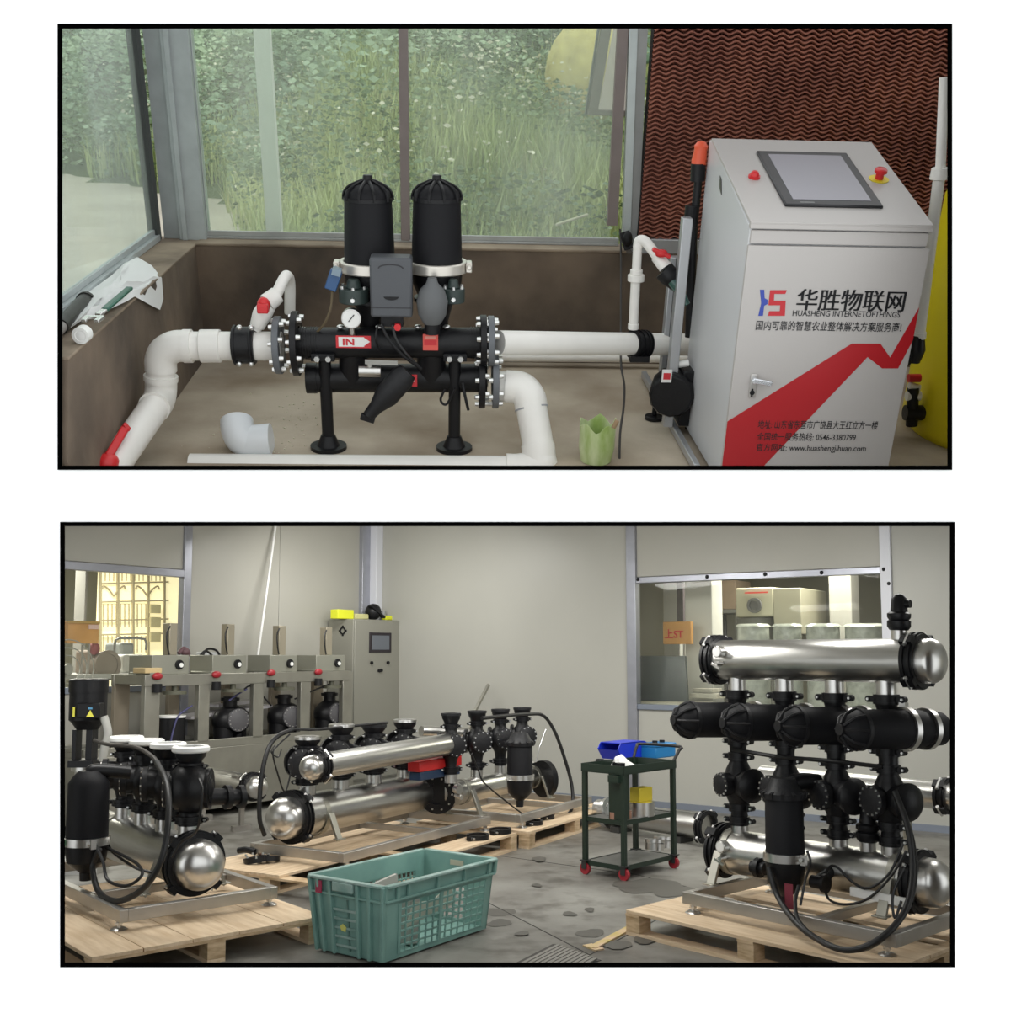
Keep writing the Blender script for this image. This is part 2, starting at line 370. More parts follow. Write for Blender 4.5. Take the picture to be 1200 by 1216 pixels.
g = G(); g.box((XP0-0.03, Yp-0.03, 0.672), (XP1, Yp+0.13, ZP0+0.0)); g.build('gutter', ALU, pad, bevel=0.004)

g = G(); g.box((XL-0.3, 2.6, 2.32), (3.9, 5.0, 2.36)); struct(g.build('ceiling', mat('light_blocker_grey', (0.35, 0.36, 0.36), 0.7), smooth=False))  # unseen opaque sheet added to cut frontal light on the cabinet
g = G(); g.box((3.9, YF, 0), (3.94, YB+0.2, 2.36)); struct(g.build('wall_right', mat('light_blocker_grey', (0.35,)*3), smooth=False))  # unseen panel added to cut the light coming from this side
# ---- outside: yard, bank and plants
grd = mat('pale_yard_concrete', (0.60, 0.55, 0.46), 0.9, col2=(0.42, 0.38, 0.31), scale=0.9, w=0.45)
g = G(); g.prism([(-24, 5.2), (XL-0.3, 5.2), (XL-0.3, YB+.25), (-1.05, YB+.25), (-1.35, 9.0), (-2.4, 13.4), (-24, 31)], (0, 0, -0.3), (1, 0, 0), (0, 1, 0), (0, 0, 0.28)); struct(g.build('ground', grd, smooth=False))
soil = mat('overgrown_soil', (0.10, 0.13, 0.05), 0.95, col2=(0.06, 0.075, 0.03), scale=1.2)
def hill(x, y): 
    e = 12.8 + (-x-1.85)*0.7 if x < -1.85 else 9.0 + max(0, 3.8*(1-(x+1.85)/0.8))
    t = max(0, y-e); return -0.06 + 0.24*t + 0.25*math.sin(x*1.3+y*0.7)*min(1, t*0.4)
g = G(); nx, ny = 50, 46
g.add([V((-26+46*i/nx, 7.0+36*j/ny, hill(-26+46*i/nx, 7.0+36*j/ny))) for j in range(ny+1) for i in range(nx+1)], [(j*(nx+1)+i, j*(nx+1)+i+1, (j+1)*(nx+1)+i+1, (j+1)*(nx+1)+i) for j in range(ny) for i in range(nx)])
struct(g.build('hill', soil))
def leafmass(name, label, cat, cnt, xr, yr, hr, sz, m, keep, tall=0.0, seed=1):
    R = random.Random(seed); g = G(); vs = g.v; fs = g.f
    for _ in range(cnt):
        for __ in range(20):
            x = R.uniform(*xr); y = yr[0]+(yr[1]-yr[0])*R.random()**0.8
            if keep(x, y, R): break
        z = hill(x, y)
        if tall:
            h = R.uniform(0.5, 1.0)*tall; a = R.uniform(0, 2*PI); bnd = R.uniform(0.1, 0.45)*h; wd = R.uniform(0.5, 1.3)*sz
            u = V((math.cos(a), math.sin(a), 0)); s_ = V((-u.y, u.x, 0))*wd; b = V((x, y, z-0.05)); k = len(vs)
            vs += [b-s_, b+s_, b+u*bnd*0.35+V((0, 0, h*0.6))+s_*0.7, b+u*bnd*0.35+V((0, 0, h*0.6))-s_*0.7, b+u*bnd+V((0, 0, h*0.95))]
            fs += [(k, k+1, k+2, k+3), (k+3, k+2, k+4)]
        else:
            hh = hr(x, y); zz = z + hh*R.random()**0.6; s_ = R.uniform(0.6, 1.4)*sz; c = V((x, y, zz))
            a = V((R.uniform(-1, 1), R.uniform(-1, 1), R.uniform(-0.3, 1))).normalized(); u, v, _ = basis(a); k = len(vs)
            vs += [c-u*s_, c+v*s_*0.5, c+u*s_, c-v*s_*0.5]; fs += [(k, k+1, k+2, k+3)]
    o = g.build(name, m, smooth=False); o['kind'] = 'stuff'; o['label'] = label; o['category'] = cat; return o
def two(name, a, b, c2=None, sc=0.55):
    m = mat(name, a, 0.6, col2=b, scale=sc, w=0.5, det=9); return m
clump = lambda x, y: 0.5+0.5*math.sin(x*1.9+y*0.6)*math.cos(y*1.3-x*0.4)
inyard = lambda x, y: x < -1.1-max(0, y-7.7)*.24+0.12*math.sin(y*7) and y < 13.0 + (-x-1.85)*0.7 + 0.15*math.sin(x*9)
leafmass('grass', 'tall light green grass growing on the bank outside the back glazing', 'grass', 30000, (-8, 8), (8.2, 15), None, 0.010, two('grass_green', (0.66, 0.70, 0.32), (0.26, 0.35, 0.13)), lambda x, y, R: not inyard(x, y) and (y < 11.5 or R.random() < 0.5), tall=0.75, seed=3)
leafmass('straw_grass', 'pale straw coloured grass at the foot of the bank', 'grass', 7000, (-4, 8), (8.2, 12.5), None, 0.008, two('grass_straw', (0.74, 0.72, 0.42), (0.55, 0.55, 0.26)), lambda x, y, R: not inyard(x, y) and clump(x, y) > 0.45, tall=0.55, seed=4)
leafmass('bush_foliage', 'blue green bushes high on the bank behind the glazing', 'bushes', 60000, (-15, 9), (11.5, 23), lambda x, y: 0.5+0.8*clump(x, y), 0.05, two('bush_green', (0.52, 0.64, 0.42), (0.17, 0.27, 0.17)), lambda x, y, R: not inyard(x, y) and not (0.2 < x < 2.0 and y < 14.2) and (clump(x, y) > 0.3 or y > 13), seed=5)
leafmass('dark_undergrowth', 'dark leafy weeds low on the bank', 'weeds', 34000, (-12, 9), (8.6, 17), lambda x, y: 0.35+0.5*clump(y, x), 0.035, two('weed_dark', (0.24, 0.33, 0.15), (0.10, 0.16, 0.07)), lambda x, y, R: not inyard(x, y) and clump(y, x) > 0.4, seed=6)
leafmass('pale_flower_heads', 'small pale seed heads above the weeds', 'flowers', 2600, (-6, 8), (9.5, 17), lambda x, y: 0.9, 0.03, mat('seed_head', (0.75, 0.72, 0.55), 0.7), lambda x, y, R: not inyard(x, y) and clump(x+1, y) > 0.5, seed=8)
p = r.Y(700, 62, 13.5); g = G(); g.ell((p.x, 13.5, p.z-.25), 0.5, 0.5, 0.62); tmp = g.build('straw_heap', mat('straw_yellow', (0.70, 0.60, 0.22), 0.9, var=0.3), None); tmp['label'] = 'rounded yellow straw heap high on the bank by the open sash'; tmp['category'] = 'straw heap'
p = r.Z(640, 266, 0.0)
g = G(); a = r.Y(660, 267, YG+0.35); b = r.Y(697, 255, YG+0.55); g.cyl(a, b, 0.009); o = g.build('stick', mat('dry_stick', (0.72, 0.66, 0.5), 0.7)); o['label'] = 'pale dry stick leaning outside the foot of the back glazing'; o['category'] = 'stick'

# ============================================================ twin filter
YU = r.Z(390, 535).y + 0.03
u_ = lambda x, y, d=0.0: r.Y(x, y, YU+d)
K = (YU)/F*1.04      # metres per photo pixel there
ft = thing('disc_filter', 'black twin canister disc filter on two legs with grey control box', 'filter', u_(466, 532))
A = u_(352, 407); B = u_(583, 407); RP = 17.5*K
g = G(); g.cyl(A, B, RP, n=32)
for k in range(7):
    for q, sgn in ((A, 1), (B, -1)): g.ring(q+(B-A).normalized()*sgn*(0.02+k*0.012) - V((0, 0, 0)), (B-A)*sgn, RP*0.98, RP*1.05, 0.005)
inp = g.build('inlet_manifold', BLK, ft)
C_ = u_(364, 449, .05); D_ = u_(578, 449, .05); RL = 17*K
g = G(); g.cyl(C_, D_, RL, n=32); g.ring(C_, D_-C_, RL, RL*1.06, 0.05); outp = g.build('outlet_manifold', BLK, ft)
def flange(parent, p, ax, R, m1, name='flange', nb=8):
    ax = V(ax).normalized(); g = G(); g.ring(V(p)-ax*0.016, ax, R*0.55, R, 0.03, 32); o = g.build(name, m1, parent, bevel=0.003)
    g = G(); g.bolts(V(p)+ax*0.012, ax, R*0.84, nb, 0.013, 0.022, 0.3); g.bolts(V(p)-ax*0.012, -ax, R*0.84, nb, 0.013, 0.022, 0.3); g.build('bolt_circle', BOLT, parent)
    return o
xax = (B-A).normalized()
flange(ft, u_(352, 408), xax, 37*K, BLK); flange(ft, u_(574, 404), xax, 29*K, BLK); flange(ft, u_(572, 452, .05), xax, 33*K, BLK)
for (fx, fy) in ((390, 533), (539, 531)):
    f = r.Z(fx, fy); f.y = YU; t = V((f.x, f.y, u_(fx, 420).z))
    g = G(); g.cyl((f.x, f.y, 0.05), t, 0.029, n=20); lg = g.build('leg', BLK, ft)
    g = G(); g.cyl((f.x, f.y, 0.0), (f.x, f.y, 0.018), 0.088, n=28); g.cyl((f.x, f.y, 0.018), (f.x, f.y, 0.07), 0.055, 0.034, 20); g.build('foot', BLK, lg)
    g = G(); g.box((t.x-0.055, YU-RP-0.012, t.z-0.015), (t.x+0.055, YU-RP*0.6, t.z+0.02)); g.build('bracket', BLK, lg, bevel=0.003)
    g = G()
    for dx in (-0.026, 0.026): g.cyl((t.x+dx, YU-RP-0.012, t.z), (t.x+dx, YU-RP-0.03, t.z), 0.013, n=10)
    g.build('bolt_pair', BOLT, lg)
# canisters
red_st = mat('red_sticker', (0.60, 0.03, 0.04), 0.4); wst = mat('white_sticker', (0.8, 0.8, 0.78), 0.5)
for (cx, cy) in ((439, 0), (518.5, 0)):
    c = u_(cx, 320, 0.10); base = V((c.x, YU+0.10, 0)); z0 = u_(cx, 318, .10).z; z1 = u_(cx, 216, .10).z; R = 26*K*1.02
    g = G(); g.lathe((base.x, base.y, z0), (0, 0, 1), [(0, R*1.04), (0.0, R*1.1), ((z1-z0)*0.83, R), ((z1-z0)*0.90, R*0.93), ((z1-z0)*0.965, R*0.66), ((z1-z0), R*0.28), (z1-z0, 0)], 36)
    can = g.build('canister', BLKM, ft)
    g = G(); Hc = z1-z0
    for k in range(10):
        a = 2*PI*k/10; pr = [(0.80, 1.04), (0.88, 1.0), (0.95, 0.78), (1.0, 0.4), (1.02, 0.16)]
        pts = [V((base.x+R*q*math.cos(a), base.y+R*q*math.sin(a), z0+Hc*h)) for h, q in pr]; g.tube(pts, 0.007, 6, 3)
    g.ring((base.x, base.y, z0+Hc*0.79), (0, 0, 1), R*0.98, R*1.05, 0.016); g.cyl((base.x, base.y, z1-0.01), (base.x, base.y, z1+0.03), 0.028, 0.02, 14); g.build('ribbed_cap', BLK, can)
    zc = u_(cx, 322, .10-R).z
    g = G(); g.ring((base.x, base.y, zc-0.022), (0, 0, 1), R*1.1, R*1.32, 0.05, 40); g.build('clamp_ring', mat('clamp_alu', (0.72, 0.68, 0.62), 0.32, 0.7), can, bevel=0.006)
    for sx in (-1, 1): 
        g = G(); g.box((base.x+sx*R*1.38-0.014, base.y-0.06, zc-0.016), (base.x+sx*R*1.38+0.014, base.y+0.01, zc+0.03)); g.cyl((base.x+sx*R*1.38, base.y-0.065, zc+0.012), (base.x+sx*R*1.38, base.y-0.09, zc+0.012), 0.012, n=8)
        g.build('clamp_lug', mat('clamp_alu', (0.7,)*3), can, bevel=0.004)
    g = G(); zb = u_(cx, 352, .10).z
    g.lathe((base.x, base.y, 0), (0, 0, 1), [(zc+0.0, R*1.12), (zc-0.07, R*1.08), (zb, R*0.8), (A.z+0.09, R*0.5), (A.z+0.02, R*0.55)], 32); g.ring((base.x, base.y, zb-0.02), (0, 0, 1), R*0.6, R*1.0, 0.018); g.build('lower_body', BLK, ft)
for cxl, a0_, a1_, ht, hb in ((439, 183, 212, 240, 312), (439, -32, -4, 285, 312)):
    c = u_(cxl, 320, 0.10); g = G(); R = 26*K*1.05; vs = []; zt_l = u_(cxl, ht, .1).z; zb_l = u_(cxl, hb, .1).z
    for k in range(7):
        a = math.radians(a0_+(a1_-a0_)*k/6); vs += [V((c.x+R*math.cos(a), YU+.10+R*math.sin(a), zb_l)), V((c.x+R*.975*math.cos(a), YU+.10+R*.975*math.sin(a), zt_l))]
    g.add(vs, [(2*k, 2*k+2, 2*k+3, 2*k+1) for k in range(6)]); g.build('side_label', red_st, ft)
# control box
q0 = u_(437, 306, -0.14); q1 = u_(490, 306, -0.14); q2 = u_(489, 378, -0.14)
g = G(); g.box((q0.x+0.004, YU-0.14, q2.z), (q1.x-0.004, YU-0.03, q0.z))
box_m = mat('grey_controller', (0.075, 0.08, 0.09), 0.5, bump=0.1, bscale=60)
cb = g.build('control_box', box_m, ft, bevel=0.012)
mx = (q0.x+q1.x)/2
g = G(); zz = q2.z+(q0.z-q2.z)*0.36; g.prism([(0.034*math.cos(a), 0.016*math.sin(a)) for a in [PI+PI*k/10 for k in range(11)]], (mx, YU-0.140, zz), (1, 0, 0), (0, 0, 1), (0, -0.002, 0)); g.build('finger_slot', BLK, cb)
g = G(); g.tube([V((mx+0.055*math.cos(a), YU-0.141, zz+0.125+0.018*math.sin(a))) for a in [PI*k/8 for k in range(9)]], 0.0025, 6, 2); g.box((q0.x+0.006, YU-0.1415, zz-0.052), (q1.x-0.006, YU-0.139, zz-0.048)); g.build('moulded_line', mat('dark_line', (0.03, 0.03, 0.035), 0.5), cb)
g = G(); p = u_(472, 387, -.1); g.cyl(p, p+V((0, -0.03, 0)), 0.016, n=12); g.build('red_knob', RED, cb)
g = G(); g.box((mx-0.05, YU-0.10, q2.z-0.05), (mx+0.05, YU-0.02, q2.z)); g.build('bracket', BLK, cb)
# silencer bulb
g = G(); b0 = u_(513, 384, -.10); b1 = u_(512, 330, -.10); L = b1.z-b0.z
g.lathe((b0.x, b0.y, b0.z), (0, 0, 1), [(0, 0), (0, 0.04), (L*.2, 0.064), (L*.5, 0.072), (L*.75, 0.055), (L*.88, 0.028), (L, 0.02), (L, 0)], 28)
sil = g.build('exhaust_bulb', mat('grey_bulb', (0.12, 0.125, 0.13), 0.65), ft); g = G(); g.cyl(u_(513, 396, -.10), b0, 0.036, n=16); g.build('bulb_neck', BLK, sil)
# gauge
g = G(); p = u_(417, 378, -0.07); g.cyl(p+V((0, 0.02, 0)), p+V((0, -0.012, 0)), 11.5*K, n=28); gg_ = g.build('pressure_gauge', STL3, ft, bevel=0.003)
g = G(); g.cyl(p+V((0, -0.012, 0)), p+V((0, -0.014, 0)), 9.5*K, n=28); g.build('dial', WHT, gg_)
g = G(); g.bar(p+V((-0.012, -0.016, -0.012)), p+V((0.014, -0.016, 0.02)), 0.004, 0.002, (0, 1, 0)); g.build('needle', BLK, gg_)
g = G(); g.cyl(p+V((0, 0.01, -0.03)), p+V((0, 0.02, -0.11)), 0.016, n=10); g.build('stem', STL, gg_)
# solenoids, valve cluster
g = G(); p = u_(397, 333, -.03); g.bar(p+V((-0.02, 0, -0.04)), p+V((0.012, 0, 0.045)), 0.055, 0.05, (0, 1, 0)); so = g.build('solenoid', mat('blue_coil', (0.03, 0.09, 0.22), 0.4), ft, bevel=0.005)
g = G(); g.bar(p+V((0.01, -0.02, 0.03)), p+V((0.018, -0.02, 0.06)), 0.04, 0.05, (0, 1, 0)); g.build('coil_cap', mat('blue_grey_cap', (0.2, 0.27, 0.33), 0.4), so)
g = G(); g.tube([p+V((-0.01, 0, -0.04)), p+V((-0.02, -0.02, -0.12)), p+V((-0.05, -0.02, -0.19)), p+V((-0.09, 0, -0.24))], 0.006, 6); g.build('wire', mat('olive_wire', (0.12, 0.09, 0.05), 0.5), so)
for (cx, cy, rx) in ((420, 347, 17), (538, 347, 13)):
    p = u_(cx, cy, -0.03); g = G(); g.cyl(p+V((0, 0, -0.045)), p+V((0, 0, 0.02)), rx*K, n=24); g.cyl(p+V((0, 0, 0.02)), p+V((0, 0, 0.06)), rx*K*0.55, rx*K*0.35, 20); hv = g.build('valve_head', mat('dark_green_valve', (0.03, 0.045, 0.042), 0.45), ft, bevel=0.004)
    g = G(); g.bolts(p+V((0, 0, 0.02)), (0, 0, 1), rx*K*0.86, 6, 0.008, 0.012); g.cyl(p+V((0, -rx*K, -0.02)), p+V((0, -rx*K-0.02, -0.02)), 0.01, n=8); g.build('bolt_circle', BOLT, hv)
g = G()
for x in (404, 450, 496, 530): p = u_(x, 388, -.02); g.ell(p, 0.018, 0.018, 0.01)
g.build('saddle_bolt', BOLT, ft)
# strainer, ball valve, cables
a = u_(484, 441, -.12); b = u_(447, 483, -.16); d = (b-a).normalized()
g = G(); g.lathe(a, d, [(0, 0), (0, 0.045), (0.04, 0.06), ((b-a).length*.7, 0.058), ((b-a).length, 0.035), ((b-a).length+.06, 0.028), ((b-a).length+.06, 0)], 24); st_ = g.build('strainer', BLK2, ft)
g = G(); e = u_(437, 494, -.17); g.bar(b, e, 0.05, 0.035, (0, 1, 0)); g.bar(e+V((-.035, 0, .0)), e+V((.03, 0, -0.02)), 0.03, 0.03, (0, 1, 0)); g.build('drain_tap', BLK2, st_, bevel=0.004)
g = G(); p = u_(439, 441, -.11); g.cyl(p+V((-0.05, 0, 0)), p+V((0.05, 0, 0)), 0.026, n=16); g.cyl(p, p+V((0, 0, 0.05)), 0.014); bv = g.build('ball_valve', STL3, ft)
g = G(); g.bar(p+V((-.02, -0.02, 0.052)), p+V((0.13, -0.02, 0.048)), 0.022, 0.008, (0, 1, 0)); g.build('lever', STL, bv)
g = G(); g.tube([u_(453, 386, -.12), u_(461, 402, -.14), u_(478, 422, -.15), u_(500, 438, -.12)], 0.007, 8); g.build('cable', BLK, ft)
g = G(); g.tube([u_(466, 386, -.12), u_(470, 402, -.14), u_(482, 420, -.15), u_(498, 436, -.12)], 0.007, 8); g.build('cable', RUB, ft)
g = G(); g.tube([u_(448, 388, -.1), u_(446, 402, -.12), u_(450, 416, -.1)], 0.006, 8); g.build('cable', BLK, ft); g = G(); g.tube([u_(528, 462, -.05), u_(523, 475, -.05), u_(530, 480, -.05), u_(540, 462, -.05)], 0.006, 8); g.build('cable', BLK, ft); g = G(); g.tube([u_(549, 455, -.05), u_(553, 475, -.07), u_(556, 487, -.07)], 0.007, 8); g.build('cable', BLK, ft)
# neck blocks between the manifolds
for x in (420, 512): g = G(); g.cyl(u_(x, 407, .02), u_(x, 449, .05), 0.07, n=20); g.build('neck', BLK, ft)
# stickers
def plate(parent, name, m, x0, y0, x1, y1, Y, th=0.002):
    a = r.Y(x0, y1, Y); b = r.Y(x1, y0, Y); g = G(); g.box((a.x, Y, a.z), (b.x, Y+th, b.z)); return g.build(name, m, parent)
ys = YU-RP-0.003
s1 = plate(ft, 'flow_sticker', red_st, 399, 399, 440, 413, ys); a = r.Y(402, 411, ys-.001); b = r.Y(424, 401, ys-.001)
plate(ft, 'arrow_field', wst, 402, 400.5, 432, 411.5, ys-.001, .001)
text_on('IN', 'lettering', r.Y(407, 410, ys-.002), (1, 0, 0), (0, 0, 1), 13*K, 8*K, red_st, ft, 0.03)
g = G(); p = r.Y(431, 411.5, ys-.002); g.prism([(0, 0), (8*K, 5.5*K), (0, 11*K)], p, (1, 0, 0), (0, 0, 1), (0, 0.002, 0)); g.build('arrow_head', wst, ft)
plate(ft, 'warning_sticker', mat('light_red_sticker', (0.72, 0.10, 0.08), 0.4), 502, 397, 520, 416, ys); plate(ft, 'sticker_panel', mat('pale_red_print', (0.75, 0.30, 0.25), 0.5), 505, 399.5, 517, 402, ys-.001, .001); plate(ft, 'sticker_panel', red_st, 503.5, 404, 518.5, 410, ys-.001, .001)
plate(ft, 'flow_sticker', red_st, 484, 445, 495, 459, ys-0.05); g = G(); p = r.Y(482, 457, ys-.052); g.prism([(0, 0), (10*K, 4*K), (8*K, 9*K)], p, (1, 0, 0), (0, 0, 1), (0, 0.002, 0)); g.build('arrow_head', wst, ft)

# ============================================================ white pipework
def collar(g, p, ax, R, L): ax = V(ax).normalized(); g.lathe(V(p)-ax*L/2, ax, [(0, R*0.9), (0.0, R), (L, R), (L, R*0.9)], 28)
RW = 16.5*K
inl = thing('inlet_pipe', 'white pipe with two elbows and a red lever running to the flange of the filter', 'pipe', u_(190, 470))
e0 = u_(335, 411); e1 = u_(207, 411); el = u_(190, 428); e2 = u_(190, 452)
xL = e2.x; 
zf = e2.z - 0.05
def fwd(px, py, x): return r.X(px, py, x)
f1 = V((e2.x, YU-0.13, zf-0.03)); fe = r.X(118, 570, xL-0.02) if False else V((xL-0.03, 4.2, zf-0.05))
g = G(); g.cyl(e0, u_(215, 411), RW, n=32); g.build('pipe', WPVC, inl)
g = G(); g.tube([u_(225, 411), u_(208, 411.5), u_(196, 418), u_(191, 428), u_(191, 440)], RW*1.1, 28, 8); g.cyl(u_(218, 411), u_(228, 411), RW*1.16, n=28); g.build('elbow', WPVC, inl, bevel=0.0)
g = G(); g.cyl(u_(191, 438), u_(191, 458), RW*0.98, n=28); g.build('pipe', WPVC, inl)
v0 = u_(191, 450); v1 = u_(189, 462, -.01); 
pe = [u_(191, 448), u_(191, 462), u_(189, 474, -0.04), u_(183, 484, -0.14)]
g = G(); g.tube(pe, RW*1.1, 28, 8); g.cyl(u_(191, 446), u_(191, 452), RW*1.18, n=28); g.build('elbow', WPVC, inl)
pf0 = u_(186, 480, -0.10); pf1 = r.Y(133, 556, YU-0.55)
g = G(); g.cyl(pf0, pf0+(pf1-pf0)*1.3, RW*1.02, n=28); g.build('pipe', WPVC, inl)
g = G(); g.cyl(u_(238, 411), u_(262, 411), RW*1.15, n=32); g.cyl(u_(221, 411), u_(227, 411), RW*1.1, n=32); g.build('coupling', WPVC, inl, bevel=0.004)
g = G(); g.cyl(u_(277, 410), u_(303, 410), RW*1.28, n=32); g.ring(u_(278, 410), xax, RW*1.2, RW*1.4, 0.012); g.ring(u_(298, 410), xax, RW*1.2, RW*1.4, 0.012); sd = g.build('saddle_clamp', BLK, inl, bevel=0.003)
g = G()
for x in (284, 298):
    for y in (389, 432): p = u_(x, y, -.06); g.ell(p, 0.013, 0.013, 0.013)
g.build('bolt', BOLT, sd)
flange(inl, u_(331, 410), xax, 33*K, GPVC, 'grey_flange')
rv = thing('riser_pipe', 'thin white riser with small red tap above the inlet pipe', 'pipe', u_(340, 380, .3))
g = G(); g.tube([u_(303, 392, .02), u_(310, 380, .03), u_(322, 362, .06), u_(336, 333, .10), u_(341, 328, .14), u_(344, 338, .2), u_(344, 372, .22)], 0.026, 16, 5); g.build('pipe', WPVC, rv)
g = G(); g.tube([u_(305, 388, .02), u_(311, 374, .03), u_(317, 364, .05)], [0.034, 0.045, 0.04], 18, 4); g.cyl(u_(317, 360, .05), u_(329, 350, .08), 0.045, 0.04, 18); g.build('valve_body', WPVC, rv)
g = G(); p = u_(313, 362, -.02); g.ell(p, 0.03, 0.03, 0.036); g.box((p.x-.025, p.y-.05, p.z-.03), (p.x+.025, p.y, p.z+.012)); g.build('red_tap', RED, rv, bevel=0.006)
# red lever on the inlet pipe
g = G(); a = r.Y(149, 508, YU-.45); b = r.Y(128, 543, YU-.6); g.bar(a, b, 0.035, 0.03, (0, 1, 0)); g.ell(r.Y(127, 549, YU-.6), 0.05, 0.06, 0.04); g.bar(r.Y(152, 506, YU-.45), a, 0.04, 0.035, (0, 1, 0)); g.build('red_lever', RED, inl, bevel=0.008)

# return pipe
rt = thing('return_pipe', 'white pipe dropping from the lower flange and running along the floor before the filter', 'pipe', u_(640, 540))
RR = 18.5*K
q0 = u_(588, 459, .05); 
pts = [u_(600, 459, .04), u_(618, 461, .03), u_(628, 472, .0), u_(631, 486, -.02)]
g = G(); g.cyl(q0, u_(606, 459, .04), RR*0.98, n=28); g.build('pipe', WPVC, rt)
g = G(); g.tube(pts, RR*1.06, 28, 8); g.build('elbow', WPVC, rt)
E = r.Z(640, 552, 0.09); 
g = G(); g.cyl(u_(630, 480, -.02), r.Y(640, 536, YU-.12), RR, n=28); g.build('pipe', WPVC, rt)
g = G(); g.ring(u_(630.5, 484, -.02), u_(640, 536, -.12)-u_(630, 480, -.02), RR*0.98, RR*1.08, 0.008); g.build('joint', mat('joint_grey', (0.35, 0.36, 0.38), 0.5), rt)
C2 = r.Y(640, 554, YU-.16)
g = G(); g.tube([r.Y(638.5, 528, YU-.11), r.Y(640, 545, YU-.14), C2, C2+V((-0.10, 0, -0.02)), C2+V((-0.16, 0, -0.02))], RR*1.08, 28, 8); g.build('elbow', WPVC, rt)
LE = r.Y(226, 556, YU-.16)
g = G(); g.cyl(C2+V((-0.1, 0, -0.02)), LE, RR*0.93, n=28); g.build('pipe', WPVC, rt)
flange(rt, u_(588, 452, .05), xax, 33*K, GPVC, 'grey_flange')

# long supply pipe toward the cabinet
lp = thing('supply_pipe', 'long straight white pipe from the upper flange to behind the cabinet', 'pipe', u_(700, 440, .3))
s0 = u_(592, 407); s1 = r.Y(835, 409.5, YU+.62)
g = G(); g.cyl(s0, s1, 0.0575, n=28); g.build('pipe', WPVC, lp)
flange(lp, u_(583, 405), xax, 29*K, GPVC, 'grey_flange')
g = G(); sdr = (s1-s0).normalized(); pm = s0+(s1-s0)*0.655
g.cyl(pm-sdr*0.045, pm+sdr*0.05, 0.068, n=28)
for k in (-0.04, -0.01, 0.02, 0.04): g.ring(pm+sdr*k, sdr, 0.066, 0.074, 0.006)
g.box((pm.x-.05, pm.y-.075, pm.z-.075), (pm.x+.05, pm.y-.02, pm.z-.045)); sd2 = g.build('saddle_clamp', BLK, lp)
g = G(); sy = s0.y+0.75; a = r.Y(575, 424, YB-.12); b = r.Y(850, 426, YB-.12); g.cyl(a, b, 0.027, n=18); o = g.build('wall_pipe', WPVC); o['label'] = 'thinner white pipe lying against the foot of the back wall'; o['category'] = 'pipe'
# small riser with red tap by the cabinet
rs = thing('riser_pipe', 'thin white riser with red butterfly tap and hose rising from the black saddle', 'pipe', pm)
Yr = pm.y
q = lambda x, y, d=0.0: r.Y(x, y, Yr+d)
RT_ = 0.024
g = G(); g.cyl(q(751.5, 390), q(754.5, 332), RT_, n=18); g.cyl(q(755, 330), q(757, 290), RT_*0.95, n=18); g.tube([q(757, 294), q(759, 286), q(766, 287, -.02), q(778, 302, -.06), q(790, 318, -.1)], RT_*1.05, 16, 6); g.build('pipe', WPVC, rs)
g = G(); g.cyl(q(754.7, 334), q(755.2, 326), RT_*1.75, n=20); g.cyl(q(755.2, 326), q(755.5, 320), RT_*1.3, n=20); g.cyl(q(751.5, 391), q(751.9, 384), RT_*1.15, n=18); g.build('union', WPVC, rs, bevel=0.003)
g = G(); g.cyl(q(780, 304, -.07), q(790, 318, -.1), 0.033, n=18); g.build('valve_body', WPVC, rs)
g = G(); p = q(785, 301, -.12); g.ell(p, 0.032, 0.02, 0.02); g.bar(p+V((-.045, 0, 0.02)), p+V((.045, 0, -0.015)), 0.02, 0.035, (0, 1, 0)); g.build('red_tap', RED, rs, bevel=0.006)
g = G(); g.tube([q(788, 321, -.1), q(795, 329, -.11), q(803, 340, -.12)], [0.05, 0.05, 0.03], 18, 4); g.tube([q(790, 320, -.1), q(797, 326, -.1), q(806, 328, -.08)], 0.03, 12, 4); g.build('hose_fitting', BLK, rs)
g = G(); g.tube([q(797, 333, -.13), q(805, 343, -.14), q(815, 362, -.16)], [0.028, 0.026, 0.018], 14, 4); g.build('hose_tail', mat('dark_teal_hose', (0.02, 0.08, 0.065), 0.2, coat=0.6), rs)
# loose elbow
le = thing('pipe_elbow', 'loose white pipe elbow lying on the floor beside the filter', 'pipe elbow', r.Z(295, 538))
zc = 0.082
b0 = r.Z(295, 540); Ye = b0.y+0.05; t = lambda x, y, d=0: r.Y(x, y, Ye+d)
g = G(); g.tube([t(281, 500, .06), t(282, 511, .02), t(287, 521, 0), t(298, 526, 0)], 0.078, 28, 8, cap=False); g.cyl(t(292, 525), t(322, 523), 0.079, 0.083, 28); g.cyl(t(280, 508, .03), t(281, 497, .06), 0.075, 0.06, 28); g.build('body', mat('bright_pvc', (0.72, 0.75, 0.78), 0.3), le)

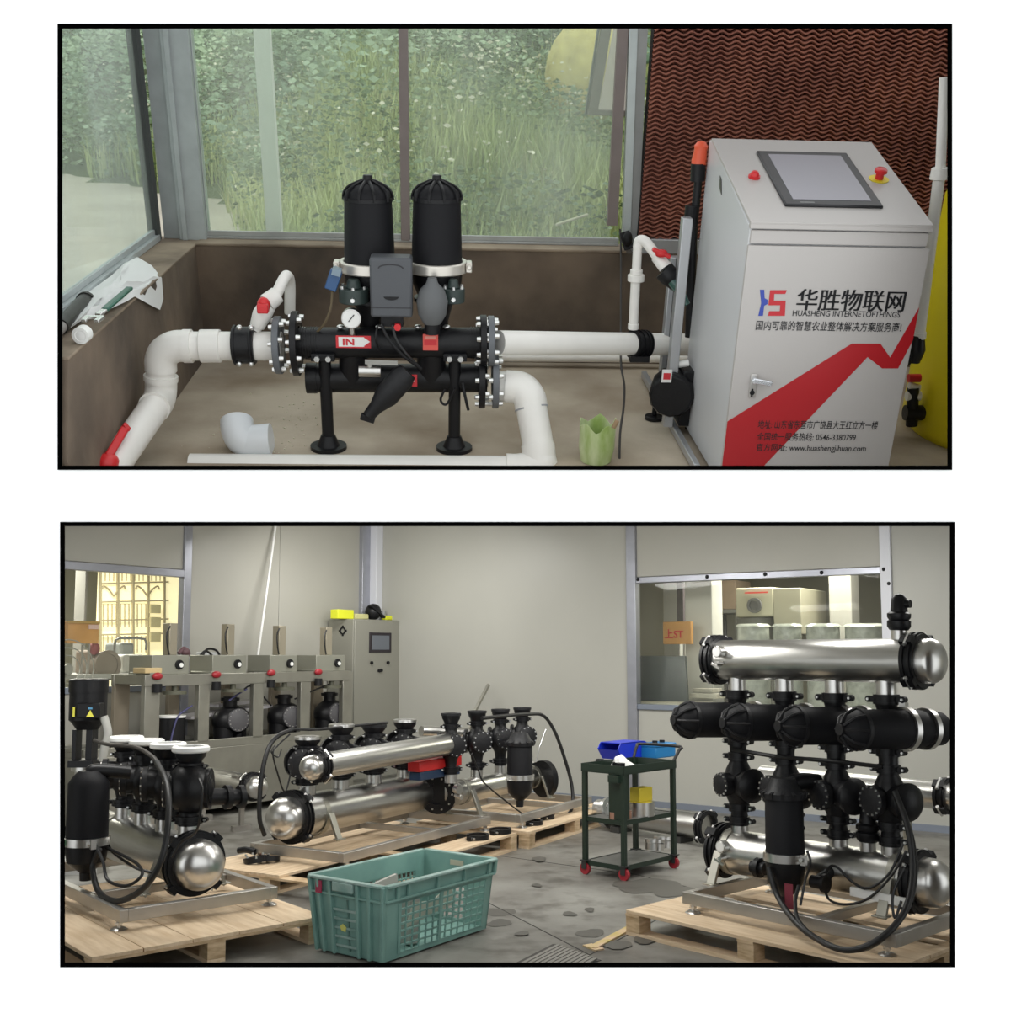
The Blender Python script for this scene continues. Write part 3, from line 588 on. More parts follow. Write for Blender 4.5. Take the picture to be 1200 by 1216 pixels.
# green tub with a stick
p = r.Z(707, 547); tb = thing('green_tub', 'torn translucent green plastic tub on the floor with a stick in it', 'tub', p)
g = G(); n = 28; R = random.Random(2); tubz = 0.19
rim = [tubz + 0.018*math.sin(5*2*PI*i/n+1) + R.uniform(-.008, .008) for i in range(n)]
vs = []; fs = []
for k in range(2):
    for j, (h, rr) in enumerate([(0, 0.062), (0.01, 0.073), (0.4, 0.086), (0.8, 0.086), (1, 0.088)]):
        for i in range(n):
            a = 2*PI*i/n; r_ = rr-0.003*k; vs.append(p + V((r_*math.cos(a), r_*math.sin(a), rim[i]*h + 0.003*k*(j < 2))))
for k in range(2):
    o_ = k*5*n
    for j in range(4):
        for i in range(n): fs.append((o_+j*n+i, o_+j*n+(i+1) % n, o_+(j+1)*n+(i+1) % n, o_+(j+1)*n+i))
for i in range(n): fs.append((4*n+i, 4*n+(i+1) % n, 9*n+(i+1) % n, 9*n+i))
fs.append(tuple(range(n))); fs.append(tuple(range(5*n, 6*n)))
g.add(vs, fs); g.build('shell', mat('green_film', (0.30, 0.42, 0.12), 0.3, col2=(0.62, 0.70, 0.42), scale=14, w=0.5, stretch=(1, 1, .35)), tb)
g = G(); g.cyl(p+V((0, 0, 0.006)), p+V((0, 0, 0.09)), 0.072, n=20); g.build('filling', mat('green_liquid', (0.10, 0.16, 0.05), 0.3), tb)
g = G(); g.cyl(p+V((0.02, -0.02, 0.05)), p+V((0.085, -0.03, 0.215)), 0.011, n=10); g.build('stick', mat('wood_stick', (0.36, 0.24, 0.14), 0.7), tb)

# cable from the window corner to the floor
g = G(); c = lambda x, y, yy: r.Y(x, y, yy)
g.tube([c(736, 272, YG-.12), c(737, 300, YB-.03), c(737, 380, 6.1), c(737, 430, 5.6), c(741, 458, 5.4), c(740, 485, 5.25), c(736, 515, 5.1), c(735, 560, 4.9)], 0.006, 8, 5); o = g.build('cable', mat('dark_cable', (0.035, 0.03, 0.028), 0.6)); o['label'] = 'thin dark cable hanging from the post foot down across the floor'; o['category'] = 'cable'
g = G(); g.bar(c(741, 275, YB-.02), c(747, 296, YB-.04), 0.06, 0.03, (0, 1, 0)); g.ell(c(745, 284, YB-.06), 0.03, 0.02, 0.045); o = g.build('cable_clamp', BLK, None, bevel=0.004); o['label'] = 'small black clamp at the foot of the light metal post'; o['category'] = 'clamp'

# ============================================================ dosing cabinet
YC = 4.55
cW = mat('cabinet_paint_shaded', (0.455, 0.43, 0.415), 0.38, bump=0.05, bscale=120)  # door, lid and strip: shade of the front put into the colour
cW2 = mat('cabinet_paint_lit', (0.58, 0.585, 0.60), 0.38)  # same paint on the sides, window light put in as a lighter tone
a = r.Y(880, 292, YC); b = r.Y(1095, 292, YC); a2 = r.Y(866, 553, YC)
xc0 = (a.x+a2.x)/2 - 0.0; xc1 = xc0 + (b.x-a.x)*0.99
ztop = r.Y(985, 269, YC).z; zdt = r.Y(985, 293, YC).z
bk = r.X(842, 166, xc0); YK = bk.y; zk = bk.z
cab = thing('control_cabinet', 'pale grey dosing cabinet with sloped touch screen top and red zigzag stripe', 'cabinet', ((xc0+xc1)/2, (YC+YK)/2, 0))
mid = (xc0+xc1)/2
g = G()
prof = [(YC+0.02, 0.03), (YC+0.02, ztop-0.01), (YK-0.06, zk), (YK, zk), (YK, 0.03)]
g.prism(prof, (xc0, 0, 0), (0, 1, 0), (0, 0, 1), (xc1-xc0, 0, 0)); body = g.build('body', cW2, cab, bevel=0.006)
# sloped lid
d = V((0, YK-0.06-(YC+0.0), zk-ztop)); Ls = d.length; dn = d.normalized(); nn = V((1, 0, 0)).cross(dn).normalized()
if nn.z < 0: nn = -nn
o0 = V((xc0-0.006, YC-0.004, ztop))
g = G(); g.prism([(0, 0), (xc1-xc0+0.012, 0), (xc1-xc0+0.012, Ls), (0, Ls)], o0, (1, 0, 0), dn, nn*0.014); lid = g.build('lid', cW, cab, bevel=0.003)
g = G(); g.box((xc0-0.006, YC-0.006, ztop-0.014), (xc1+0.006, YC+0.02, ztop+0.004)); g.build('lid_lip', cW, lid, bevel=0.003)
g = G(); g.box((xc0+0.004, YC+0.004, zdt+0.006), (xc1-0.004, YC+0.03, ztop-0.02)); g.build('top_strip', cW, cab, bevel=0.003)
def S_(px, py, up=0.016):
    """point on the sloped lid under a photo point"""
    n_ = nn; p0 = o0+n_*up; rr = r.r(px, py); return r.c + rr*((p0-r.c).dot(n_)/rr.dot(n_))
A_ = S_(904, 181); B_ = S_(1013, 182); C1 = S_(1037, 246); D1 = S_(924, 245)
ux = V((1, 0, 0)); uc = lambda p: ((p-o0).dot(ux), (p-o0).dot(dn))
u0 = (uc(A_)[0]+uc(D1)[0])/2; u1 = (uc(B_)[0]+uc(C1)[0])/2; v1_ = uc(A_)[1]; v0_ = uc(D1)[1]
def slab(name, u0, v0, u1, v1, h0, h1, m, par, bev=0.0):
    g = G(); g.prism([(u0, v0), (u1, v0), (u1, v1), (u0, v1)], o0+nn*h0, ux, dn, nn*(h1-h0)); return g.build(name, m, par, bevel=bev)
hmi = slab('touch_screen', u0, v0_, u1, v1_, 0.012, 0.026, mat('screen_bezel', (0.022, 0.022, 0.026), 0.4, var=0.4, scale=12), cab, 0.008)
slab('display', u0+0.045, v0_+0.05, u1-0.04, v1_-0.045, 0.0255, 0.0275, mat('screen_glass', (0.28, 0.27, 0.31), 0.25), hmi)
slab('screen_logo', u0+0.07, v0_+0.018, u0+0.13, v0_+0.028, 0.0255, 0.0268, mat('print_grey', (0.2, 0.2, 0.2), 0.5), hmi)
p = S_(895, 211, 0.014); g = G(); g.cyl(p, p+nn*0.01, 0.026, n=20); g.lathe(p+nn*0.01, nn, [(0, 0.02), (0.012, 0.018), (0.02, 0.01), (0.022, 0)], 18); g.build('red_button', RED, cab)
p = S_(1043, 213, 0.014); g = G(); g.cyl(p, p+nn*0.003, 0.044, n=28); es = g.build('emergency_stop', mat('stop_yellow', (0.75, 0.62, 0.02), 0.5), cab); g = G(); g.cyl(p+nn*0.003, p+nn*0.03, 0.018, n=16); g.lathe(p+nn*0.03, nn, [(0, 0.018), (0.002, 0.028), (0.014, 0.028), (0.02, 0.02), (0.02, 0)], 24); g.build('mushroom_head', RED, es)
# door
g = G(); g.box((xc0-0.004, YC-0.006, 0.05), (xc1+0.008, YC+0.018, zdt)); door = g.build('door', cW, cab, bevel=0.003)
yd_ = YC-0.0065
def dp(px, py, h=0.0): return r.Y(px, py, yd_-h)
poly = [(862, 500.5), (1011, 408), (1045, 408), (1056.5, 424.5), (1093, 365), (1087, 404), (1066, 437.5), (1047, 437.5), (1029.7, 424), (907, 553), (880, 582), (852, 582)]
pp = [dp(x, y) for x, y in poly]; pp = [(min(max(q.x, xc0-0.004), xc1+0.008), q.z) for q in pp]
g = G(); g.prism(pp, (0, yd_-0.0006, 0), (1, 0, 0), (0, 0, 1), (0, 0.001, 0)); g.build('red_stripe', mat('stripe_red', (0.42, 0.008, 0.014), 0.4), door, smooth=False)
ink = mat('black_print', (0.015, 0.015, 0.018), 0.5)
def dtext(s, x0, y0, x1, y1, nm='lettering', bold=0.0, m=None):
    a = dp(x0, y1, 0.0012); b = dp(x1, y0, 0.0012)
    return text_on(s, nm, a, (1, 0, 0), (0, 0, 1), dp(x1, y1).x-a.x, b.z-a.z, m or ink, door, bold)
for dx_ in (-.55, 0, .55): dtext('华胜物联网', 944.5+dx_, 345, 1072+dx_, 368.5)
dtext('HUASHENG INTERNETOFTHINGS', 940.5, 370.3, 1068, 375.2, bold=0.006)
dtext('国内可靠的智慧农业整体解决方案服务商!', 896.7, 383, 1069, 392, bold=0.006)
dtext('地址: 山东省东营市广饶县大王红立方一楼', 899, 500, 1041, 509, bold=0.006)
dtext('全国统一服务热线: 0546-3380799', 898, 514.5, 1015, 523, bold=0.006)
dtext('官方网址: www.huashengjihuan.com', 897, 527.5, 1027, 537, bold=0.006)
blu = mat('logo_blue', (0.03, 0.06, 0.36), 0.45); lrd = mat('logo_red', (0.50, 0.015, 0.025), 0.45)
def dpoly(pts, m, nm):
    q = [dp(x, y) for x, y in pts]; g = G(); g.prism([(v.x, v.z) for v in q], (0, yd_-0.0012, 0), (1, 0, 0), (0, 0, 1), (0, 0.001, 0)); return g.build(nm, m, door, smooth=False)
dpoly([(902, 344), (907, 344), (907.5, 354), (911, 356), (911, 361), (907, 363), (905.5, 375), (900, 375), (903.5, 360)], blu, 'logo_mark')
dpoly([(914, 344.5), (934, 344.5), (932, 349), (919, 349), (918.5, 357), (932.5, 357), (931.5, 375), (911.5, 375), (913, 369.5), (925.5, 369.5), (926, 362.5), (912, 362.5)], lrd, 'logo_mark')
# handle
a = dp(888, 472, .004); b = dp(899, 444, .004)
g = G(); g.box((a.x, yd_-0.008, a.z), (b.x+0.004, yd_, b.z)); hd = g.build('handle', mat('handle_chrome', (0.52, 0.5, 0.48), 0.3, 0.7), door, bevel=0.004)
g = G(); c1 = (a+b)/2; g.cyl((c1.x, yd_-.008, c1.z+.028), (c1.x, yd_-.035, c1.z+.028), 0.014, n=12); g.bar((c1.x-0.01, yd_-.03, c1.z+.032), (c1.x+.075, yd_-.035, c1.z+.018), 0.014, 0.022, (0, 0, 1)); g.build('lever', mat('handle_chrome2', (0.72, 0.74, 0.78), 0.25, 0.8), hd, bevel=0.004)
g = G(); g.cyl((c1.x, yd_-.008, c1.z-.03), (c1.x, yd_-.011, c1.z-.03), 0.011, n=12); g.box((c1.x-.004, yd_-.012, c1.z-.05), (c1.x+.003, yd_-.009, c1.z-.012)); g.build('keyhole', BLK, hd)
g = G(); p = r.X(856, 222, xc0); g.prism([(-.03, -.03), (.0, .03), (.035, .045), (.02, -.005)], (xc0-0.004, p.y, p.z), (0, 1, 0), (0, 0, 1), (0.003, 0, 0)); g.build('side_logo', mat('dark_emblem', (0.08, 0.08, 0.07), 0.4), cab)
# feet and side frame
for x in (xc0+.05, xc1-.05):
    for y in (YC+.06, YK-.05): g = G(); g.cyl((x, y, 0), (x, y, 0.01), 0.035, n=18); g.cyl((x, y, 0.01), (x, y, 0.05), 0.014, n=12); g.build('foot', BLK, cab)
xs0 = xc0-0.10
sf = thing('pump_stand', 'aluminium profile stand with uprights at the cabinet side', 'stand', (xs0, YK+0.1, 0))
k1 = r.Z(776, 498); XF = k1.x
Yp1 = k1.y
g = G(); up1 = r.Y(797, 330, Yp1-.0); 
p0 = r.Y(790, 440, Yp1); 
g.box((p0.x-0.03, Yp1-0.02, 0.05), (p0.x+0.03, Yp1+0.04, 0.86)); g.build('upright', ALU, sf, bevel=0.004)
g = G(); g.box((p0.x-0.004, Yp1-0.021, 0.05), (p0.x+0.010, Yp1-0.0195, 0.86)); g.build('slot', mat('slot_dark', (0.12, 0.12, 0.12), 0.5), sf)
p1 = r.Y(812, 300, Yp1-.25)
g = G(); g.box((p1.x-0.024, Yp1-0.27, 0.05), (p1.x+0.024, Yp1-0.21, 1.09)); g.build('upright', ALU, sf, bevel=0.004)
g = G(); q1 = r.Z(764, 444, .03); q2_ = r.Z(827, 556, .03); g.bar(q1, q2_, 0.03, 0.04); g.build('floor_rail', ALU, sf, bevel=0.004)
g = G(); g.cyl((k1.x, k1.y, 0), (k1.x, k1.y, 0.022), 0.05, n=24); g.cyl((k1.x, k1.y, 0.022), (k1.x, k1.y, 0.1), 0.014, n=12); g.build('foot', BLK, sf, bevel=0.004)
# pump motor
pm_ = thing('pump_motor', 'black pump motor mounted low on the cabinet stand', 'pump', r.Y(797, 495, Yp1-.2))
ym = Yp1-.22
g = G(); c0 = r.Y(797, 464, ym); c3 = r.Y(800, 490, ym); R0 = 0.115
g.lathe((c0.x-0.02, ym-.10, c0.z-0.0), (0.25, 1, 0), [(0, 0), (0, R0*.9), (0.02, R0), (0.16, R0), (0.18, R0*.8), (.18, 0)], 12); g.build('housing', BLK, pm_, bevel=0.004)
g = G(); g.box((c0.x+0.04, ym-.06, c0.z-.17), (c0.x+.115, ym+.14, c0.z+.12)); g.build('mount_plate', BLK, pm_, bevel=0.006)
g = G(); w0 = r.Y(803, 433, ym-.02); g.cyl(w0, w0+V((0.06, 0, 0.01)), 0.018, n=12); g.build('cable_gland', WHT, pm_)
g = G(); s0_ = r.Y(786, 440, ym-.115); g.box((s0_.x, ym-.118, s0_.z-.06), (s0_.x+.05, ym-.116, s0_.z+.006)); lb = g.build('rating_label', wst, pm_)
g = G(); g.box((s0_.x+.008, ym-.119, s0_.z-.045), (s0_.x+.044, ym-.118, s0_.z-.012)); g.build('label_print', red_st, pm_)
# orange top and black riser tube beside the cabinet
fl = thing('flow_tube', 'black dosing tube with orange cap standing behind the cabinet edge', 'tube', (xs0, YK, 0.6))
ft_ = lambda x, y, d=0.0: r.Y(x, y, YK+.02+d)
g = G(); g.cyl(ft_(818, 400), ft_(823, 270), 0.022, n=14); g.cyl(ft_(823, 270), ft_(829, 215), 0.02, n=14); g.cyl(ft_(820, 262), ft_(821.5, 244), 0.034, n=16); g.cyl(ft_(828, 215), ft_(829, 194), 0.036, n=16); g.build('tube', BLK, fl)
g = G(); g.lathe(ft_(829, 196), (0.05, 0, 1), [(0, 0.035), (0.02, 0.036), (0.07, 0.03), (0.085, 0.034), (0.105, 0.02), (0.11, 0)], 18); g.build('orange_cap', mat('orange_cap', (0.85, 0.12, 0.05), 0.4), fl)
# yellow tank and riser
tk = thing('yellow_tank', 'round yellow plastic chemical tank beside the cabinet', 'tank', (2.9, 5.4, 0))
p = r.Y(1092, 450, 5.35); p2 = r.Y(1122, 250, 5.35); Rk = 0.55; cx = r.Y(1104, 400, 5.35).x+Rk
zt = r.Y(1115, 225, 5.35).z
g = G(); g.lathe((cx, 5.4, 0), (0, 0, 1), [(0, 0), (0, Rk*.93), (0.05, Rk*1.0), (0.3, Rk), (zt-.05, Rk*.985), (zt+.06, Rk*.9), (zt+.12, Rk*.4), (zt+.12, 0)], 56); g.build('shell', mat('yellow_plastic', (0.80, 0.66, 0.01), 0.4), tk)
wr = thing('riser_pipe', 'white vertical riser pipe between the cabinet and the yellow tank', 'pipe', r.Y(1098, 400, 5.0))
t = lambda x, y: r.Y(x, y, 5.0)
g = G(); g.cyl(t(1091, 400), t(1115, 208), 0.026, n=18); g.cyl(t(1116, 205), t(1121, 92), 0.022, n=18); g.build('pipe', WPVC, wr)
g = G(); g.cyl(t(1114.5, 213), t(1116, 199), 0.042, 0.036, 20); g.build('union', WPVC, wr, bevel=.003); g = G(); g.cyl(t(1090.5, 402), t(1091.5, 394), 0.032, n=20); g.build('union', WPVC, wr, bevel=.003)
g = G(); g.tube([t(1090, 398), t(1087, 415), t(1084, 430)], [0.03, 0.045, 0.03], 14, 3); g.tube([t(1087, 418), t(1078, 425), t(1070, 432)], 0.03, 12, 3); g.build('black_elbow', BLK, wr)
pz = thing('suction_valve', 'small black and red valve with white union low behind the cabinet', 'valve', r.Y(1085, 480, 5.3))
t = lambda x, y, d=0: r.Y(x, y, 5.3+d)
g = G(); g.cyl(t(1074, 490), t(1100, 490), 0.04, n=16); g.cyl(t(1082, 505), t(1084, 460), 0.03, n=16); g.build('body', BLK, pz)
g = G(); g.cyl(t(1079, 458), t(1091, 461), 0.02, n=12); g.cyl(t(1076, 470), t(1092, 470), 0.026, n=12); g.build('union', WPVC, pz)
g = G(); g.cyl(t(1078, 449), t(1092, 449), 0.022, n=12); g.build('tap', RED, pz)

# ============================================================ tools on the ledge
LZ = ZW+0.001
z_ = lambda x, y, h=0.0: r.Z(x, y, LZ+h)
bag = thing('plastic_bag', 'crumpled translucent white plastic bag draped over the low wall', 'bag', z_(165, 345))
R = random.Random(5)
out = [(75, 367), (100, 345), (133, 330), (150, 312), (163, 305), (180, 315), (192, 330), (194, 355), (190, 368), (178, 362), (160, 352), (150, 358), (120, 372), (98, 380), (80, 392)]
top = []
for (x, y) in out:
    pt = z_(x, y, 0.015)
    if pt.x > XL+0.01: pt = r.X(x, y, XL+0.012)
    top.append(pt)
cen = z_(140, 342, 0.05); g = G(); n = len(top); vs = [cen]
for k in range(1, 6):
    for i, q in enumerate(top):
        tt = k/5; pt = cen.lerp(q, tt)
        if k < 5:
            pt = pt + V((R.uniform(-.01, .01), R.uniform(-.012, .012), R.uniform(-.004, .026)))
            if pt.x < XL and pt.z < LZ+.004: pt.z = LZ+.004
        vs.append(pt)
fs = [(0, 1+i, 1+(i+1) % n) for i in range(n)] + [(1+k*n+i, 1+(k+1)*n+i, 1+(k+1)*n+(i+1) % n, 1+k*n+(i+1) % n) for k in range(4) for i in range(n)]
g.add(vs, fs)
bm_ = bpy.data.materials.new('thin_film'); bm_.use_nodes = True; nt = bm_.node_tree; b_ = nt.nodes['Principled BSDF']
b_.inputs['Base Color'].default_value = (0.95, 0.96, 0.96, 1); b_.inputs['Roughness'].default_value = 0.5; b_.inputs['Alpha'].default_value = 0.9
g.build('film', bm_, bag)
wh = thing('wrench', 'adjustable wrench with green grip lying on the bag', 'wrench', z_(125, 360))
g = G(); a = z_(124, 368, .06); b = z_(154, 342, .07); g.bar(a, b, 0.032, 0.016); g.build('grip', mat('green_grip', (0.03, 0.13, 0.09), 0.4), wh, bevel=0.006)
g = G(); c = z_(112, 377, .05); g.bar(a, z_(116, 374, .05), 0.03, 0.012); u_w = (b-a).normalized(); sd_ = u_w.cross(V((0, 0, 1)))
for s_ in (-1, 1): g.bar(c+sd_*0.03*s_+u_w*0.01, c+sd_*0.026*s_-u_w*0.06, 0.022, 0.014)
g.bar(c+sd_*0.04, c-sd_*0.04, 0.03, 0.014); g.build('jaw', mat('wrench_chrome', (0.7, 0.7, 0.68), 0.25, 0.8), wh, bevel=0.003)
bt = thing('black_tool', 'short black tubular tool at the edge of the low wall', 'tool', z_(90, 375))
g = G(); a = z_(72, 388, .03); b = z_(101, 358, .03); g.cyl(a, b, 0.032, 0.036, 16); g.cyl(b, b+(b-a).normalized()*0.03, 0.042, 0.04, 16); g.build('barrel', mat('tool_black', (0.035, 0.033, 0.03), 0.5, var=.4, scale=20), bt); g = G(); g.cyl(a-(b-a)*.35, a, 0.026, n=14); g.build('tip', mat('tool_grey', (0.3, 0.28, 0.27), 0.5), bt)
pc = thing('pipe_plug', 'white round pipe plug lying beside the wrench', 'pipe plug', z_(98, 396))
g = G(); a = z_(95, 399, .035); b = z_(108, 390, .035); g.lathe(a, b-a, [(0, 0), (0.002, 0.02), (0.0, 0.022), (0, 0.034), (0.05, 0.034), (0.05, 0)], 24); g.build('cap', WHT, pc)
# small rubble on the pit floor
R = random.Random(11); g = G()
for _ in range(90):
    cxp, cyp = R.choice([(330, 490), (345, 505), (300, 515), (340, 530), (270, 530), (355, 480)]); q_ = r.Z(cxp+R.gauss(0, 16), min(548, cyp+R.gauss(0, 9)))
    s_ = R.uniform(.002, .007); g.ell(q_+V((0, 0, s_*.4)), s_, s_, s_*.6, 5, 3)
o = g.build('rubble', mat('chips', (0.62, 0.58, 0.45), 0.8), None); o['kind'] = 'stuff'; o['label'] = 'scattered pale chips of plastic and mortar on the pit floor'; o['category'] = 'rubble'
# ============================================================ ROOM 2: workshop
A_W = math.radians(55.3)
FW_ = axes_frame((0, 0, 0), A_W)          # x along the left-hand partition away from us, y toward it
YWL = 9.215; XWR = 10.379                 # partition planes: y = YWL and x = XWR in that frame
wv = FW_
use(WORLD)
fl_m = bpy.data.materials.new('stained_concrete'); fl_m.use_nodes = True
nt = fl_m.node_tree; N = nt.nodes; L_ = nt.links; b_ = N['Principled BSDF']
tc = N.new('ShaderNodeTexCoord'); n1 = N.new('ShaderNodeTexNoise'); n1.inputs['Scale'].default_value = 0.9; n1.inputs['Detail'].default_value = 9; n1.inputs['Roughness'].default_value = 0.65
n2 = N.new('ShaderNodeTexNoise'); n2.inputs['Scale'].default_value = 5.5; n2.inputs['Detail'].default_value = 7
r1 = N.new('ShaderNodeValToRGB'); r1.color_ramp.elements[0].position = 0.36; r1.color_ramp.elements[1].position = 0.66
r1.color_ramp.elements[0].color = (0.135, 0.125, 0.11, 1); r1.color_ramp.elements[1].color = (0.27, 0.265, 0.24, 1)
r2 = N.new('ShaderNodeValToRGB'); r2.color_ramp.elements[0].position = 0.30; r2.color_ramp.elements[1].position = 0.50; r2.color_ramp.elements[0].color = (0.45, 0.43, 0.4, 1); r2.color_ramp.elements[1].color = (1, 1, 1, 1)
mx_ = N.new('ShaderNodeMixRGB'); mx_.blend_type = 'MULTIPLY'; mx_.inputs[0].default_value = 0.8
L_.new(tc.outputs['Object'], n1.inputs[0]); L_.new(tc.outputs['Object'], n2.inputs[0]); L_.new(n1.outputs[0], r1.inputs[0]); L_.new(n2.outputs[0], r2.inputs[0])
L_.new(r1.outputs[0], mx_.inputs[1]); L_.new(r2.outputs[0], mx_.inputs[2]); L_.new(mx_.outputs[0], b_.inputs['Base Color'])
rr_ = N.new('ShaderNodeMapRange'); rr_.inputs[3].default_value = 0.32; rr_.inputs[4].default_value = 0.62; L_.new(n1.outputs[0], rr_.inputs[0]); L_.new(rr_.outputs[0], b_.inputs['Roughness'])
bp_ = N.new('ShaderNodeBump'); bp_.inputs['Strength'].default_value = 0.25; bp_.inputs['Distance'].default_value = 0.01; L_.new(n2.outputs[0], bp_.inputs['Height']); L_.new(bp_.outputs[0], b_.inputs['Normal'])
g = G(); g.box((-9, 3.9, -0.1), (9, 19, 0)); flo = struct(g.build('floor', fl_m, smooth=False))
# expansion joints and stains
W = WORLD
jm = mat('joint_filler', (0.035, 0.033, 0.03), 0.9)
for a, b in (((560, 1062), (700, 1134)), ((735, 1034), (870, 1066)), ((700, 1134), (860, 1050)), ((590, 1016), (735, 1036))):
    p = W.Z(*a); q = W.Z(*b); g = G(); g.bar(p+V((0, 0, .0005)), q+V((0, 0, .0005)), 0.007, 0.002); g.build('floor_joint', jm, flo, smooth=False)
stm = mat('wet_stain', (0.095, 0.09, 0.078), 0.5)
R = random.Random(3)
for si_, (x, y, rx, ry) in enumerate(((592, 1083, 20, 6), (593, 1096, 16, 5), (701, 1108, 17, 6), (772, 1052, 42, 9), (800, 1058, 28, 7), (745, 1050, 20, 5), (676, 1085, 9, 3), (700, 1080, 7, 2.5), (733, 1122, 17, 6), (765, 1116, 13, 6), (637, 1051, 7, 2), (578, 1031, 8, 3), (640, 1020, 10, 3), (620, 1108, 9, 3))):
    n = 28; pts = []; ph_ = R.uniform(0, 6)
    for i in range(n):
        a = 2*PI*i/n; k = 0.9+0.12*math.sin(2*a+ph_)+0.09*math.sin(3*a+ph_*2)+0.04*math.sin(7*a); pts.append(W.Z(x+rx*k*math.cos(a), y+ry*k*math.sin(a), 0.0012+0.0005*si_))
    g = G(); g.add(pts, [tuple(range(n))]); g.build('oil_stain', stm, flo, smooth=False)

# ---- partitions
use(wv)
pan = mat('panel_paint', (0.41, 0.40, 0.355), 0.42, var=0.05, scale=1.2, bump=0.03, bscale=6)
pan2 = mat('panel_paint_cool', (0.42, 0.415, 0.375), 0.42, var=0.05, scale=1.0)
prf = mat('partition_profile', (0.40, 0.41, 0.46), 0.35, 0.65, var=0.1)
prw = mat('pale_profile', (0.66, 0.67, 0.72), 0.4)
X0 = 2.6                     # near end of the left partition
def xl(px): return wv.Y(px, 774, YWL).x
def yr_(px): return wv.X(px, 774, XWR).y
HC = 3.9
xa = xl(214); xb = xl(222)
hz0 = wv.Y(150, 677, YWL).z; sz = wv.Y(150, 817, YWL).z
wl2 = thing('wall_left', 'x', 'x', ((X0+XWR)/2, YWL, 0)); 
for k in ('label', 'category'): del wl2[k]
struct(wl2)
def panel(par, lo, hi, m=pan): g = G(); g.box(lo, hi); return g.build('wall_panel', m, par, bevel=0.004)
panel(wl2, (X0, YWL, hz0+.05), (xa, YWL+.05, HC)); panel(wl2, (X0, YWL, 0), (xa, YWL+.05, sz-.03))
xs_ = [xb, xl(330), xl(426)]
for a, b in zip(xs_, xs_[1:]): panel(wl2, (a+.003, YWL, 0), (b-.003, YWL+.05, HC))
g = G(); g.box((X0, YWL-.03, hz0-.035), (xa, YWL+.05, hz0+.045)); g.build('header_rail', prf, wl2, bevel=.006)
g = G(); g.box((X0, YWL-.02, sz-.04), (xa, YWL+.05, sz+.02)); g.build('sill_rail', mat('blue_grey_rail', (0.24, 0.27, 0.33), 0.4, 0.4), wl2, bevel=.004)
g = G(); g.box((xa-.0, YWL-.03, 0), (xb+.01, YWL+.06, HC)); g.build('post', prf, wl2, bevel=.005)
g = G(); g.box((X0, YWL+.02, sz), (xa, YWL+.026, hz0)); g.build('window_pane', glass('clear_pane', (0.97, 0.98, 0.96), 0.03, (0.8, 0.8, 0.75)), wl2, smooth=False)
cx0 = xl(425); 
g = G(); g.box((cx0, YWL-.06, 0), (xl(434), YWL+.05, HC)); g.build('corner_profile', prf, wl2, bevel=.005)
g = G(); g.box((xl(434), YWL-.16, 0), (XWR, YWL+.05, HC)); g.build('corner_post', prw, wl2, bevel=.005)
# right partition: plane x = XWR, y decreasing toward us
wr2 = thing('wall_right', 'x', 'x', (XWR, 4, 0))
for k in ('label', 'category'): del wr2[k]
struct(wr2)
ya, yb_ = yr_(746), yr_(757); yc_, yd2 = yr_(1049), yr_(1062)
Y1 = -3.0
h1a = wv.X(757, 690, XWR).z; h1 = (h1a + wv.X(1050, 677, XWR).z)/2; s1_ = wv.X(757, 836, XWR).z
for a, b in ((YWL, ya), ): panel(wr2, (XWR, b+.003, 0), (XWR+.05, a-.003, HC), pan2)
panel(wr2, (XWR, yc_, h1+.04), (XWR+.05, yb_, HC)); panel(wr2, (XWR, yc_, 0), (XWR+.05, yb_, s1_-.04), pan2); panel(wr2, (XWR, Y1, 0), (XWR+.05, yd2, HC), pan2)
g = G(); g.box((XWR-.03, yc_, h1-.03), (XWR+.05, yb_, h1+.035)); g.build('header_rail', prf, wr2, bevel=.005)
g = G(); g.box((XWR-.03, yc_, s1_-.055), (XWR+.05, yb_, s1_)); g.build('sill_rail', mat('blue_grey_rail', (0.24, 0.27, 0.33), 0.4), wr2, bevel=.005)
g = G(); g.box((XWR-.04, yb_, 0), (XWR+.06, ya, HC)); g.build('post', prf, wr2, bevel=.005)
g = G(); g.box((XWR-.04, yd2, 0), (XWR+.06, yc_, HC)); g.build('post', prw, wr2, bevel=.005)
g = G(); g.box((XWR+.02, yc_, s1_), (XWR+.026, yb_, h1)); g.build('window_pane', MC.get('x') or bpy.data.materials['clear_pane'], wr2, smooth=False)
g = G(); g.box((XWR-.025, Y1, 0), (XWR, YWL, .06)); struct(g.build('baseboard_right', mat('blue_grey_rail', (0.24,)*3)))
g = G()
for (x, y) in ((757, 688), (839, 685), (908, 682), (975, 680), (1049, 676), (1055, 693)):
    p = wv.X(x, y, XWR-.035); g.ell(p, .012, .02, .02, 8, 5)
o = g.build('rail_screws', BLK, wr2); o['kind'] = 'stuff'
